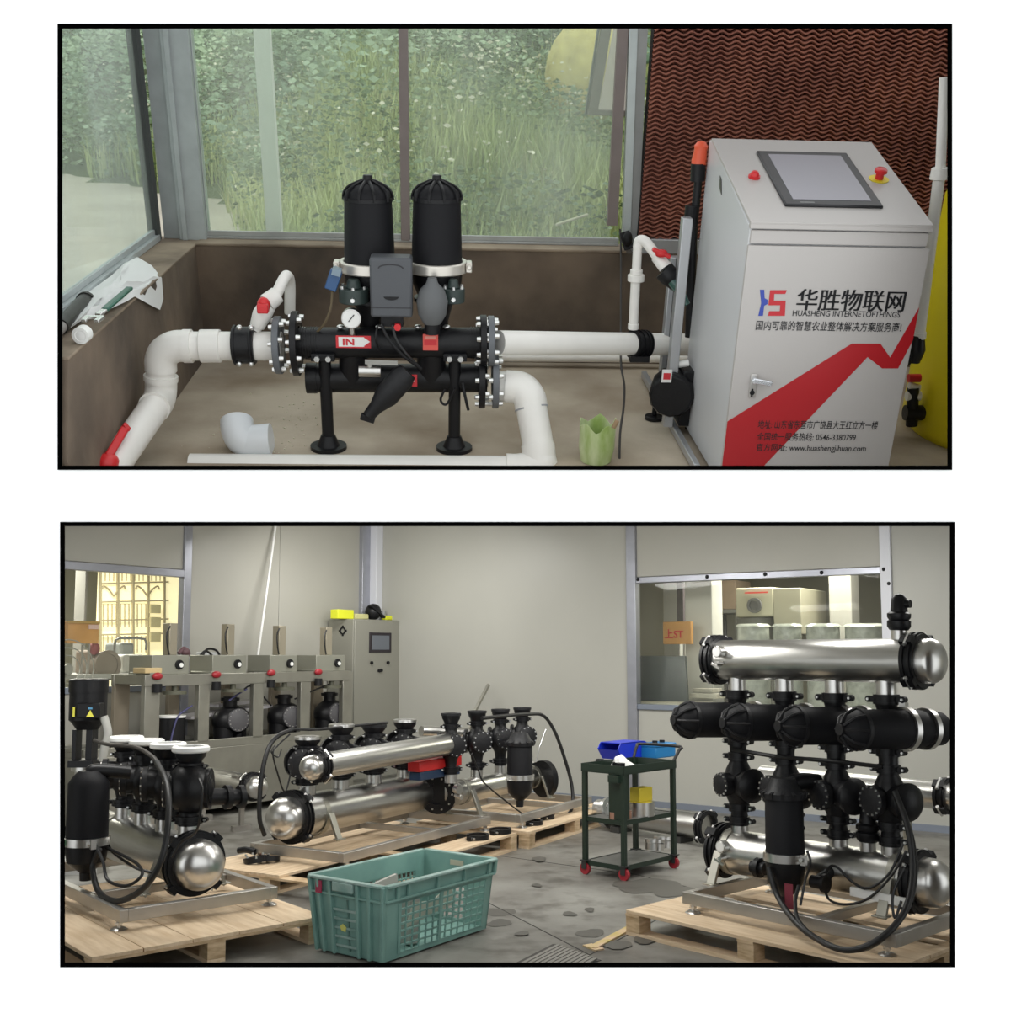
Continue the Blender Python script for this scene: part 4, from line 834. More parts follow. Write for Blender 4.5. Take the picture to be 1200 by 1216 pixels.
# ceiling, other walls (out of view)
use(WORLD)
ceil_m = mat('ceiling_sheet', (0.66, 0.66, 0.63), 0.8)
g = G(); zc0, zc1 = 2.34, 4.0
g.add([(-9, 4.30, 2.20), (9, 4.30, 2.20), (9, 19, 3.95), (-9, 19, 3.95), (-9, 4.30, 2.23), (9, 4.30, 2.23), (9, 19, 3.98), (-9, 19, 3.98)], [(0,1,2,3),(7,6,5,4),(0,4,5,1),(1,5,6,2),(2,6,7,3),(3,7,4,0)])
o = struct(g.build('ceiling', ceil_m, smooth=False))
for nm_, lo, hi in (('wall_side', (-9.05, 4.3, 0), (-9, 19, 4)), ('wall_side', (9, 4.3, 0), (9.05, 19, 4)), ('wall_far', (-9, 19, 0), (9, 19.05, 4))):
    g = G(); g.box(lo, hi); struct(g.build(nm_, mat('far_wall_paint', (0.60, 0.575, 0.44), 0.7, var=.08, scale=.8), smooth=False))

# ============================================================ shared pieces of the filter units
def upbox(g, lo, hi): return g.box(lo, hi)
def couple(par, p, ax, R, ears=V((1, 0, 0)), h=0.05, earl=0.035):
    ax = V(ax).normalized(); g = G(); p = V(p)
    g.ring(p-ax*h/2, ax, R*0.9, R*1.12, h, 24)
    for k in (-.5, .5): g.ring(p+ax*(h*k*.8)-ax*.006, ax, R*0.9, R*1.2, 0.012, 24)
    e = V(ears); e = (e - ax*e.dot(ax)).normalized(); s_ = ax.cross(e)
    for q in (-1, 1):
        c = p+e*q*(R*1.15+earl*.5); g.bar(c-e*q*earl*.7, c+e*q*earl*.4, 0.03, h*.7, ax)
        g.cyl(c+e*q*earl*.3-s_*.016, c+e*q*earl*.3+s_*.016, h*.36, n=12)
    o = g.build('clamp_coupling', BLK, par)
    g = G()
    for q in (-1, 1):
        c = p+e*q*(R*1.15+earl*.8); g.cyl(c-s_*.026, c+s_*.026, 0.0075, n=6)
    g.build('bolt_pair', BOLT, o)
    return o
def cover(par, p, ax, R, nb=12, name='valve_cover', ribs=False):
    ax = V(ax).normalized(); g = G()
    g.lathe(p, ax, [(-.045, R*.75), (-.02, R*.8), (-.02, R), (0.012, R), (0.016, R*.82), (0.024, R*.6), (0.026, 0)], 28)
    if ribs:
        u, v, _ = basis(ax)
        for k in range(8):
            a = 2*PI*k/8; d = u*math.cos(a)+v*math.sin(a); g.bar(V(p)+ax*.022, V(p)+ax*.014+d*R*.95, .01, .014, ax)
    o = g.build(name, BLK2, par)
    g = G(); g.bolts(V(p)+ax*.008, ax, R*.89, nb, .007, .012); g.build('bolt_ring', BOLT, o)
    return o
def manifold(par, p, q, R, m=STL, name='steel_manifold', caps=('', '')):
    p = V(p); q = V(q); d = (q-p).normalized(); g = G(); g.cyl(p, q, R, n=40); o = g.build(name, m, par)
    for e, c, s_ in ((p, caps[0], -1), (q, caps[1], 1)):
        if 'r' in c:      # grooved black clamp ring near the end
            off = d*s_*0.0
            g = G(); g.ring(e-d*.035+off, d, R*.98, R*1.2, .07, 36); g.ring(e-d*.022+off, d, R*1.1, R*1.28, .012, 36); g.ring(e+d*.012+off, d, R*1.1, R*1.28, .012, 36)
            u, v, _ = basis(d)
            for k in range(4):
                a = PI/4+PI/2*k; w_ = u*math.cos(a)+v*math.sin(a); g.bar(e+w_*R*1.2, e+w_*R*1.42, .05, .07, d)
            rg = g.build('end_clamp', BLK, o)
            g = G()
            for k in range(4):
                a = PI/4+PI/2*k; w_ = u*math.cos(a)+v*math.sin(a); t_ = d.cross(w_); g.cyl(e+w_*R*1.34-t_*.04, e+w_*R*1.34+t_*.04, .011, n=6)
            g.build('bolt_set', BOLT, rg)
        if 'd' in c:      # domed end
            L0 = .05; h = R*(.55 if 'f' in c else .8)
            prof = [(0, R*.99), (L0, R*.99)] + [(L0+h*math.sin(a), R*.99*math.cos(a)) for a in [PI/2*k/8 for k in range(1, 9)]]
            g = G(); g.lathe(e+d*s_*.03, d*s_, prof, 40); g.build('domed_end', STL3, o)
    return o
def valve(par, x, y, zb, zt, R=.052, face=V((0, -1, 0)), bulge=V((0, 1, 0)), top='', ears=V((1, 0, 0)), cov=True, name='valve'):
    h = zt-zb; fx = V(face).normalized(); bx = V(bulge).normalized(); g = G()
    prof = [(0, 0), (0, R*.9), (h*.10, R*.95), (h*.16, R*.8), (h*.26, R*.95), (h*.36, R*1.45), (h*.50, R*1.7), (h*.62, R*1.45), (h*.70, R*.9), (h*.80, R*.85), (h*.88, R*1.05), (h*.93, R*1.3), (h, R*1.36), (h, 0)]
    g.lathe((x, y, zb), (0, 0, 1), prof, 26)
    c = V((x, y, zb+h*.5))
    g.cyl(c, c+fx*R*1.9, R*1.25, R*1.4, 22); g.cyl(c, c+bx*R*1.9, R*1.3, R*1.25, 22); g.ring(c+bx*R*1.5, bx, R*1.2, R*1.75, .02, 24)
    b = g.build(name, BLK, par)
    couple(b, (x, y, zb+h*.10), (0, 0, 1), R*1.0, ears, .038, .028)
    couple(b, (x, y, zb+h*.80), (0, 0, 1), R*.95, ears, .03, .024)
    if cov: cover(b, c+fx*R*1.95, fx, R*1.55)
    g = G(); g.cyl((x, y, zb-.06), (x, y, zb+.01), R*.92, n=24); g.build('steel_stub', STL3, b)
    if top == 'white':
        g = G(); g.lathe((x, y, zt-.008), (0, 0, 1), [(0, R*1.5), (.008, R*1.62), (.028, R*1.62), (.036, R*1.5), (.036, R*1.15), (0, R*1.1), (0, R*1.5)], 32); g.build('white_ring', WHT, b)
        g = G(); g.cyl((x, y, zt), (x, y, zt+.002), R*1.12, n=24); g.build('bore', mat('bore_dark', (0.01,)*3, .9), b)
    elif top == 'shiny':
        g = G(); g.lathe((x, y, zt-.004), (0, 0, 1), [(0, R*1.3), (.0, R*1.42), (.02, R*1.4), (.024, R*1.2), (.02, R*.9), (0, R*.9)], 28); g.build('steel_ring', STL3, b)
    else:
        g = G(); g.ring((x, y, zt-.012), (0, 0, 1), R*.95, R*1.45, .02, 24); g.cyl((x, y, zt-.01), (x, y, zt+.003), R*.95, n=20); g.build('top_flange', BLK2, b)
    return b
def tank(par, x, y, zb, zc, zt, R, steel=True, name='filter_tank'):
    """upright canister: cone bottom from zb, steel clamp at zc, bolted head at zt"""
    g = G(); g.lathe((x, y, 0), (0, 0, 1), [(zc, 0), (zc, R*1.0), (zt-.02, R*.97), (zt+.02, R*.75), (zt+.05, R*.5), (zt+.05, 0)], 36); b = g.build(name, BLKM, par)
    g = G(); hh = zc-zb; g.lathe((x, y, 0), (0, 0, 1), [(zb, 0), (zb, R*.28), (zb+hh*.22, R*.3), (zb+hh*.30, R*.5), (zb+hh*.5, R*.92), (zc-.02, R*1.02), (zc, R*1.02)], 32); g.build('lower_bowl', BLK, b)
    g = G(); g.ring((x, y, zc-.012), (0, 0, 1), R*1.0, R*1.12, .045, 40); g.box((x+R*1.08, y-.03, zc-.02), (x+R*1.30, y+.0, zc+.035)); cl = g.build('steel_clamp', STL3, b)
    g = G(); g.cyl((x+R*1.2, y-.035, zc+.01), (x+R*1.2, y-.05, zc+.01), .012, n=8); g.build('clamp_bolt', BOLT, cl)
    return b
def head(par, x, y, z, R, n=12):
    g = G(); g.lathe((x, y, z), (0, 0, 1), [(0, R*.8), (0, R*1.12), (.03, R*1.15), (.05, R*.9), (.11, R*.6), (.11, 0)], 30)
    for k in range(n): a = 2*PI*k/n; d = V((math.cos(a), math.sin(a), 0)); g.bar(V((x, y, z+.045))+d*R*.5, V((x, y, z+.02))+d*R*1.2, .016, .03)
    return g.build('ribbed_head', BLK2, par)
def pallet(fr, lab, x0, y0, x1, y1, longx=True, h=0.14, cut=None, name='wooden_pallet', group=None, nb=6):
    """deck boards over nine blocks and runners; boards run along x"""
    use(fr)
    wa = wood_mat('pale_pine', (0.76, 0.60, 0.42), (0.60, 0.44, 0.28), (1.2, 9, 9)); wb_ = wood_mat('pine_block', (0.68, 0.51, 0.33), (0.42, 0.29, 0.16), (3, 3, 12))
    t = thing(name, lab, 'pallet', ((x0+x1)/2, (y0+y1)/2, 0), group)
    R = random.Random(int(abs(x0*100)))
    wdt = (y1-y0)/nb
    for k in range(nb):
        if cut and k in cut: continue
        a = y0+wdt*k; g = G(); g.box((x0+R.uniform(0, .006), a+.002, h-.02), (x1-R.uniform(0, .006), a+wdt-.002, h-R.uniform(0, .0015))); g.build('deck_board', wa, t, bevel=.0015)
    for i in range(3):
        xx = x0+(x1-x0-.10)*i/2
        for j in range(3):
            yy = y0+.004+(y1-y0-.108)*j/2; g = G(); g.box((xx, yy, .02), (xx+.10, yy+.10, h-.034)); g.build('block', wb_, t, bevel=.002)
        g = G(); g.box((xx, y0, h-.034), (xx+.1, y1, h-.02)); g.build('stringer', wb_, t)
    for j in range(3):
        yy = y0+.004+(y1-y0-.108)*j/2; g = G(); g.box((x0, yy, 0), (x1, yy+.1, .02)); g.build('runner', wa, t)
    return t
def skid(par, x0, y0, x1, y1, z=0.185, h=.065, t=.045):
    """rectangular frame of stainless channel on four levelling feet"""
    for lo, hi in (((x0, y0, z), (x1, y0+t, z+h)), ((x0, y1-t, z), (x1, y1, z+h)), ((x0, y0+t, z), (x0+t, y1-t, z+h)), ((x1-t, y0+t, z), (x1, y1-t, z+h)), ((x0+(x1-x0)*.62, y0+t, z+.01), (x0+(x1-x0)*.62+t, y1-t, z+h-.01))):
        g = G(); g.box(lo, hi); g.build('skid_channel', FRM, par, bevel=.003)
    for x in (x0+.06, x1-.06):
        for y in (y0+.02, y1-.02):
            g = G(); g.cyl((x, y, .142), (x, y, .152), .045, .03, 20); g.cyl((x, y, .15), (x, y, z+.005), .011, n=10); g.cyl((x, y, .165), (x, y, .178), .02, n=6); g.build('levelling_foot', STL3, par)
def bracket(par, x, y, R, z=.41, zb=.25):
    for s_ in (-1, 1):
        g = G(); g.bar((x, y+s_*(R+.10), zb-.01), (x, y+s_*(R+.015), z+.02), .055, .022, (0, 1, 0)); g.bar((x-.04, y+s_*(R+.10), zb+.002), (x+.04, y+s_*(R+.10), zb+.002), .06, .008); g.build('support_leg', STL2, par, bevel=.003)
    g = G(); g.ring((x-.025, y, z), (1, 0, 0), R*1.0, R*1.05, .05, 36); g.build('saddle_band', STL2, par)

# ============================================================ RIGHT UNIT
FR = axes_frame((0, 0, 0), math.radians(-47.3)); use(FR)
pallet(FR, 'new pale pallet under the tall two-manifold filter unit', -4.24, 4.84, -2.62, 5.98, cut=(3, ), nb=6)
y0 = 5.547; q = lambda x, y, d=0.0: FR.Y(x, y, y0+d)
ur = thing('filter_unit', 'tall four-column filter unit with two polished steel manifolds above and below', 'filter unit', (-3.45, y0, .145))
skid(ur, -3.99, 5.04, -2.70, 5.86)
RM = .128
lm = manifold(ur, (-4.07, y0, .41), (-2.84, y0, .41), RM, caps=('r', 'rd'))
um = manifold(ur, (-4.09, y0, 1.552), (-2.80, y0, 1.552), RM*.93, caps=('r', 'rdf'))
g = G(); p = V((-4.0, y0-RM-.005, .47)); g.lathe((-4.10, y0, .41), (-1, 0, 0), [(0, RM), (.02, RM), (.03, RM*.8), (.03, 0)], 32); g.build('flat_end', STL3, lm)
g = G(); g.lathe((-4.12, y0, 1.552), (-1, 0, 0), [(0, RM), (.02, RM*.95), (.03, RM*.8), (.03, 0)], 32); g.build('flat_end', BLK, um)
for zz, par in ((1.60, um), (.46, lm)):
    p = V((-3.97, y0-RM*.95, zz)); g = G(); g.cyl(p, p+V((0, -.05, 0)), .034, n=22); gg2 = g.build('gauge', STL3, par, bevel=.003); g = G(); g.cyl(p+V((0, -.05, 0)), p+V((0, -.052, 0)), .028, n=20); g.build('gauge_face', WHT, gg2)
    g = G(); g.cyl(p+V((.0, 0, -.07)), p+V((0, -.06, -.07)), .014, n=10); g.bar(p+V((-.03, -.06, -.07)), p+V((.03, -.06, -.10)), .012, .012); g.build('drain_cock', STL3, par)
for x in (-4.0, -2.93): bracket(ur, x, y0, RM)
cols = [FR.Y(px, 985, y0).x for px in (878, 935, 995, 1057)]
for i, x in enumerate(cols):
    bx = V((1.0, -.35, 0)).normalized()
    g = G(); g.cyl((x, y0, 1.36), (x, y0, 1.45), .052, n=26); g.build('steel_stub', STL3, ur)
    couple(ur, (x, y0, 1.345), (0, 0, 1), .058, V((1, 0, 0)), .05, .04)
    g = G(); g.lathe((x, y0, 0), (0, 0, 1), [(1.15, .05), (1.28, .05), (1.33, .062)], 24); nk = g.build('filter_neck', BLK, ur)
    # horizontal disc filter, cap toward us
    d = V((-.36, -1, 0.02)).normalized(); c = V((x+(-.0, .02, .06, .12)[i], y0+.07, 1.19)); RF = .106
    g = G(); g.lathe(c+d*.0, d, [(-.02, 0), (-.02, RF*.98), (.04, RF*1.02), (.08, RF), (.40, RF*.97), (.46, RF*.72), (.485, RF*.3), (.485, 0)], 36); fb = g.build('horizontal_filter', BLKM, ur)
    g = G()
    e = c+d*.47; u, v, _ = basis(d)
    for k in range(8):
        a = 2*PI*k/8; w_ = u*math.cos(a)+v*math.sin(a); g.tube([c+d*.39+w_*RF*1.0, c+d*.45+w_*RF*.80, c+d*.49+w_*RF*.3], .009, 6, 3)
    g.ring(c+d*.37, d, RF*.96, RF*1.05, .022, 32); g.cyl(c+d*.48, c+d*.505, .03, n=14); g.build('ribbed_cap', BLK2, fb)
    g = G(); g.ring(c+d*.055, d, RF*1.0, RF*1.13, .032, 40); g.bar(c+d*.07+V((0, 0, RF*1.1)), c+d*.07+V((0, 0, RF*1.32)), .04, .035, (1, 0, 0)); g.build('steel_clamp', STL3, fb)
    g = G(); g.lathe(c-d*.02, -d, [(0, RF*.9), (.05, RF*.9), (.15, RF*.85), (.19, RF*.6), (.21, 0)], 32); g.build('rear_filter', BLKM, fb)
    g = G(); g.ring(c-d*.06, -d, RF*.9, RF*1.06, .03, 36); g.build('steel_clamp', STL3, fb)
    # coupling stack and three way valve
    g = G(); g.lathe((x, y0, 0), (0, 0, 1), [(.555, .05), (.60, .056), (.66, .045), (.70, .06), (.76, .085), (.83, .09), (.90, .075), (.95, .05), (1.02, .05), (1.10, .056), (1.15, .07)], 26)
    cc = V((x, y0, .815)); fx = V((-.30, -1, 0)).normalized(); g.cyl(cc, cc+fx*.12, .062, .07, 22); g.cyl(cc, cc+bx*.12, .075, .09, 24); g.lathe(cc+bx*.12, bx, [(0, .10), (.022, .10), (.05, .07), (.06, 0)], 24)
    vb = g.build('three_way_valve', BLK, ur)
    cover(vb, cc+fx*.125, fx, .082 if i else .07, 14)
    for z_ in (1.065, .975, .675, .60): couple(vb, (x, y0, z_), (0, 0, 1), .052, V((1, 0, 0)), .042, .038)
    g = G(); g.cyl((x, y0, .50), (x, y0, .585), .052, n=26); g.build('steel_stub', STL3, vb)
g = G(); g.tube([V((cols[0], y0-.06, 1.02)), V((cols[1], y0-.07, 1.0)), V((cols[2], y0-.07, 1.0)), V((cols[3], y0-.06, .99))], .012, 8, 4); g.build('control_pipe', RUB, ur)
# front tank
tx = FR.Y(932, 1019, y0-.30); zc_ = tx.z; zt_ = FR.Y(932, 946, y0-.30).z; zb_ = FR.Y(932, 1076, y0-.30).z
tb_ = tank(ur, tx.x, y0-.30, zb_, zc_, zt_, .105); head(tb_, tx.x, y0-.30, zt_-.01, .105)
g = G(); g.tube([V((tx.x, y0-.30, zt_+.03)), V((tx.x+.02, y0-.2, zt_+.07)), V((tx.x+.06, y0-.06, zt_+.06))], .05, 16, 5); g.build('tank_elbow', BLK, tb_)
g = G(); p = V((tx.x+.15, y0-.22, zc_-.11)); g.cyl(p, p+V((.02, .14, .05)), .03, n=14); g.cyl(p+V((-.02, -.03, .0)), p+V((.07, -.03, -.0)), .034, n=14); g.ring(p+V((.05, -.03, 0)), (1, 0, 0), .02, .05, .02); g.build('side_tap', BLK, tb_)
g = G(); p = q(898, 1030, -.2); g.cyl(p+V((-.03, 0, 0)), p+V((.06, 0, 0)), .036, n=14); g.ring(p, (1, 0, 0), .03, .055, .03); g.build('side_tap', BLK, tb_)
# air valve on top and one low behind
for (px, py, zb2, hgt, sc, par, ny) in ((1067, 748, 1.665, .215, 1.0, um, 0), (1030, 1005, .53, .21, 1.0, lm, -.02)):
    p = q(px, py, ny); p.z = zb2
    g = G(); g.cyl(p, p+V((0, 0, .07)), .042, n=22); st2 = g.build('steel_stub', STL3, par)
    g = G(); g.lathe(p+V((0, 0, .05)), (.04, 0, 1), [(0, 0), (0, .048), (.02, .062), (.05, .062), (.055, .052), (.07, .062), (.09, .062), (.10, .045), (.17, .04), (.19, .026), (.20, 0)], 20); g.cyl(p+V((.03, 0, .19)), p+V((.07, 0, .19)), .022, n=10); g.build('air_valve', BLK, par)
# hoses
use(FR)
g = G(); g.tube([q(1062, 940, -.14), q(1078, 985, -.2), q(1083, 1040, -.28), q(1072, 1085, -.42), q(1040, 1118, -.6), q(1002, 1128, -.66), q(965, 1112, -.62), q(940, 1090, -.55), q(922, 1062, -.45), q(912, 1030, -.42)], .016, 10, 8); hs = g.build('thick_hose', RUB, ur)
g = G(); g.tube([q(1068, 950, -.14), q(1084, 1000, -.2), q(1086, 1050, -.28), q(1070, 1092, -.42), q(1030, 1126, -.6), q(985, 1124, -.66), q(950, 1096, -.58), q(944, 1072, -.5), q(948, 1052, -.42)], .010, 8, 8); g.build('thin_hose', RUB, ur)
for pts in ([(1072, 1002, -.16), (1055, 1038, -.2), (1030, 1055, -.22), (1010, 1046, -.22), (994, 1030, -.22), (984, 1030, -.22), (979, 1048, -.22), (984, 1068, -.24), (1005, 1074, -.24), (1032, 1066, -.22), (1058, 1040, -.2), (1076, 1010, -.16)],
            [(1074, 1030, -.2), (1060, 1062, -.24), (1062, 1090, -.26), (1070, 1070, -.22)], [(958, 1010, -.4), (962, 1025, -.4), (956, 1045, -.4), (950, 1075, -.45)]):
    g = G(); g.tube([q(*a) for a in pts], .007, 8, 6); g.build('control_tube', RUB, ur)
g = G(); g.bar(q(1010, 1058, -.19), q(1075, 1072, -.19), .022, .045); g.build('name_plate_bar', WHT, ur)
g = G(); p = V((tx.x+.07, y0-.42, zb_+.09)); g.box((p.x, p.y, p.z-.07), (p.x+.05, p.y+.004, p.z+.06)); g.build('red_tag', mat('dull_red_tag', (0.22, 0.03, 0.05), .5), ur)
# another steel pipe standing behind it by the wall
yb3 = y0+1.0
r2_ = thing('pipe_unit', 'steel manifold on stands partly hidden behind the tall filter unit', 'manifold', FR.Y(1060, 945, yb3).xy.to_3d())
z3 = FR.Y(1100, 943, yb3).z; xa3 = FR.Y(905, 925, yb3).x; xb3 = FR.Y(1122, 945, yb3).x
m3 = manifold(r2_, (xa3, yb3, z3), (xb3, yb3, z3), .085, caps=('', 'rd'))
for x in (xa3+.1, xb3-.25): g = G(); g.box((x-.02, yb3-.02, 0), (x+.02, yb3+.02, z3-.07)); g.build('stand', STL2, r2_)
# low manifold by the wall behind the trolley
yb4 = y0+.42
zm4 = .15; a4 = FR.Z(722, 958, zm4); b4 = FR.Z(835, 990, zm4); yb4 = (a4.y+b4.y)/2
a4 = FR.Y(722, 958, yb4); b4 = FR.Y(838, 990, yb4)
lw_ = thing('wall_manifold', 'steel manifold lying low along the wall behind the tool trolley', 'manifold', ((a4.x+b4.x)/2, yb4, 0))
manifold(lw_, (a4.x, yb4, zm4), (b4.x, yb4, zm4), .105, caps=('', 'r'))
g = G(); g.ring((a4.x-.02, yb4, zm4), (1, 0, 0), .08, .135, .06, 32); g.cyl((a4.x-.12, yb4, zm4+.02), (a4.x, yb4, zm4+.02), .09, n=28); g.build('flanged_end', STL3, lw_)
g = G(); g.box((a4.x+.1, yb4-.09, 0), (a4.x+.2, yb4+.09, .05)); g.box((b4.x-.3, yb4-.09, 0), (b4.x-.2, yb4+.09, .05)); g.build('dark_cradle', mat('dark_cradle', (.04, .04, .038), .6), lw_)

# ============================================================ LEFT UNIT
FL = axes_frame((0, 0, 0), math.radians(-49.8)); use(FL)
pallet(FL, 'pale pallet under the near filter unit with white-ringed valves', -7.1, 1.98, -5.42, 3.27, nb=5)
y0 = 2.745; q = lambda x, y, d=0.0: FL.Y(x, y, y0+d)
ul = thing('filter_unit', 'near filter unit with four white-ringed black valves over one steel manifold', 'filter unit', (-6.4, y0, .145))
skid(ul, -7.4, 2.26, -5.80, 3.18)
ml = manifold(ul, (-7.45, y0, .41), (-5.98, y0, .41), .142, caps=('', 'rd'))
for x in (-6.1, -7.1): bracket(ul, x, y0, .142)
vx = [q(px, 985).x for px in (147, 171, 197, 224)]
tz = [q(150, 876).z, q(174, 880).z, q(198.7, 888).z, q(225.5, 897).z]; zt_ = sum(tz)/4
for i, x in enumerate(vx):
    v_ = valve(ul, x, y0, .60, zt_, R=.066, face=V((-.5, -1, 0)), bulge=V((.6, .8, 0)), top='white', ears=V((.7, .7, 0)))
g = G(); p0_ = V((vx[3], y0, .82)); g.ell(p0_, .15, .13, .15, 24, 14); p0_ = p0_+V((0, 0, -.05)); g.cyl(p0_, p0_+V((.05, .3, -.02)), .055, .045, 20); g.ring(p0_+V((.04, .2, -.015)), (.1, 1, 0), .045, .07, .03); g.ring(p0_+V((.05, .28, -.02)), (.1, 1, 0), .045, .068, .03); g.build('check_valve', BLK, ul)
g = G(); g.tube([q(112, 879, -.1), q(128, 884, -.12), q(160, 887, -.14), q(180, 898, -.14), (q(188, 907, -.14))], .013, 8, 5); g.build('control_pipe', mat('dirty_black', (.05, .045, .04), .6), ul)
g = G(); g.tube([q(186, 905, -.16), q(198, 930, -.22), q(200, 970, -.28), q(192, 1020, -.34), (q(170, 1055, -.4)), q(140, 1070, -.44), q(118, 1060, -.44), q(110, 1030, -.42), q(118, 1008, -.4)], .017, 10, 8); g.build('thick_hose', RUB, ul)
g = G(); g.tube([q(112, 1000, -.42), q(122, 1022, -.4), q(128, 1045, -.4), q(150, 1052, -.36), q(168, 1040, -.3), q(165, 1028, -.28), q(150, 1018, -.28), q(125, 1006, -.34)], .009, 8, 8); g.tube([q(128, 1000, -.3), q(134, 1012, -.3), q(160, 1030, -.26), q(180, 1036, -.2)], .008, 8, 6); g.build('control_tube', RUB, ul)
g = G(); g.tube([q(237, 925, -.14), q(240, 940, -.16), q(234, 985, -.16), q(215, 1000, -.14), q(204, 1018, -.16)], .007, 8, 6); g.build('control_tube', RUB, ul)
tk_ = q(103, 1000, -.42); zc_ = q(103, 1000, -.42).z; zt_2 = q(103, 925, -.42).z; zb_2 = q(103, 1046, -.42).z
t5 = tank(ul, tk_.x, y0-.42, zb_2, zc_, zt_2, .118)
g = G(); g.tube([V((tk_.x, y0-.42, zt_2+.03)), V((tk_.x+.01, y0-.38, zt_2+.05)), V((tk_.x+.05, y0-.2, zt_2+.03))], .04, 14, 5); g.build('tank_elbow', BLK, t5)
g = G(); g.box((tk_.x-.03, y0-.42-.14, zc_-.004), (tk_.x+.03, y0-.42-.131, zc_+.026)); g.build('green_label', mat('green_label', (.15, .35, .2), .5), t5)
# rear twin manifold
yb5 = FL.Z(310, 936, .41).y
rm = thing('rear_manifold', 'polished steel manifold with domed end behind the white-ringed valves', 'manifold', (-6.6, yb5, 0))
x5 = FL.Y(300, 932, yb5).x
z5 = .41
manifold(rm, (x5-1.15, yb5, z5), (x5, yb5, z5), .10, caps=('', 'rd'))
for x in (x5-.2, x5-1.0): g = G(); g.box((x-.03, yb5-.09, 0), (x+.03, yb5+.09, .05)); g.box((x-.02, yb5-.02, .05), (x+.02, yb5+.02, z5-.09)); g.build('stand', FRM, rm)

# vertical pump
use(WORLD)
p = W.hit(106, 935, 1, 8.2); Dp = 8.2
vp_ = thing('vertical_pump', 'black motor vertical pump standing behind the nearest filter unit', 'pump', (p.x, p.y, 0))
w_ = lambda x, y: W.hit(x, y, 1, Dp)
g = G(); zt6 = w_(105, 806).z; z6 = w_(105, 866).z; Rm = (w_(128, 830).x-w_(83, 830).x)/2; c6 = w_(105, 830).x
g.lathe((c6, Dp, 0), (0, 0, 1), [(z6, 0), (z6, Rm*.55), (z6+.05, Rm*.8), (z6+.07, Rm*.95), (zt6-.10, Rm*.95), (zt6-.10, Rm), (zt6-.01, Rm), (zt6, Rm*.9), (zt6, 0)], 36); mo = g.build('motor', BLK, vp_)
g = G(); g.box((c6-.02, Dp-Rm*1.2, z6+.09), (c6+Rm*1.05, Dp-Rm*.5, z6+.20)); tbx = g.build('terminal_box', BLK, mo, bevel=.006)
g = G(); g.prism([(-.028, 0), (.028, 0), (0, .05)], (c6+.08, Dp-Rm*1.2-.002, z6+.10), (1, 0, 0), (0, 0, 1), (0, .002, 0)); g.build('warning_triangle', mat('hazard_yellow', (.85, .8, .1), .5), tbx)
g = G(); g.box((c6+.065, Dp-Rm*1.2-.002, z6+.155), (c6+.095, Dp-Rm*1.2, z6+.17)); g.build('blue_sticker', mat('sticker_blue', (.1, .3, .5), .5), tbx)
g = G(); g.box((c6-.06, Dp-Rm*.97, z6+.10), (c6-.045, Dp-Rm*.94, z6+.17)); g.build('yellow_strip', mat('hazard_yellow', (.8,)*3), mo)
zc6 = w_(105, 905).z
g = G(); g.box((c6-Rm*.62, Dp-.06, z6-.26), (c6-Rm*.42, Dp+.06, z6)); g.box((c6+Rm*.1, Dp-.06, z6-.26), (c6+Rm*.42, Dp+.06, z6)); g.box((c6-Rm*.7, Dp-.1, z6-.27), (c6+Rm*.6, Dp+.1, z6-.22)); g.build('lantern', BLK, vp_)
g = G(); g.cyl((c6, Dp, .1), (c6, Dp, z6-.27), Rm*.55, n=32); g.ring((c6, Dp, z6-.30), (0, 0, 1), Rm*.4, Rm*.75, .03); g.box((c6-.15, Dp-.12, 0), (c6+.15, Dp+.12, .1)); g.build('stage_casing', STL3, vp_)
g = G(); g.tube([V((c6+Rm*1.1, Dp-.1, z6+.1)), V((c6+Rm*1.35, Dp-.1, z6-.02)), V((c6+Rm*1.2, Dp-.1, z6-.12)), V((c6+Rm*1.05, Dp-.08, z6-.22))], .03, 12, 5); g.build('cable_sleeve', mat('pale_grey_sleeve', (.45, .45, .42), .5), vp_)

# ============================================================ MIDDLE and FAR UNITS
FM = axes_frame((0, 0, 0), math.radians(60)); use(FM)
pallet(FM, 'worn pallet under the middle filter unit behind the green crate', 5.62, 4.45, 7.9, 5.72, nb=5, cut=(1, ))
y0 = 5.33; q = lambda x, y, d=0.0: FM.Y(x, y, y0+d)
um_ = thing('filter_unit', 'middle filter unit with a second steel manifold resting before four black valves', 'filter unit', (6.8, y0, .145))
skid(um_, 5.97, 4.70, 7.90, 5.54)
manifold(um_, (6.17, y0, .42), (8.02, y0, .42), .150, caps=('rd', ''))
for x in (6.4, 7.85): bracket(um_, x, y0, .15)
vxm = [q(px, 948).x for px in (364, 404, 443, 480)]
for i, x in enumerate(vxm):
    valve(um_, x, y0, .62, q((357, 400, 440, 478)[i], (878, 863, 862, 857)[i]).z, R=.070, face=V((-1, -.5, 0)), bulge=V((.3, 1, 0)), top='shiny' if i != 2 else '', ears=V((1, -.6, 0)))
yq = y0-.34
um2 = manifold(um_, FM.Y(378, 910, yq), FM.Y(531, 884, yq), .088, name='outlet_manifold', caps=('rd', ''))
for i, x in enumerate(vxm):
    g = G(); g.cyl((x, y0-.05, .86), (x, yq+.03, .80), .055, n=18); g.build('branch_neck', BLK, um_)
g = G(); p = FM.Y(518, 908, yq+.1); g.box((p.x-.33, p.y-.06, p.z-.03), (p.x+.3, p.y+.06, p.z+.055)); o = g.build('parts_bin', mat('bin_red', (.50, .02, .02), .4), None, bevel=.008); o['label'] = 'red parts bin wedged under the loose end of the middle manifold'; o['category'] = 'bin'
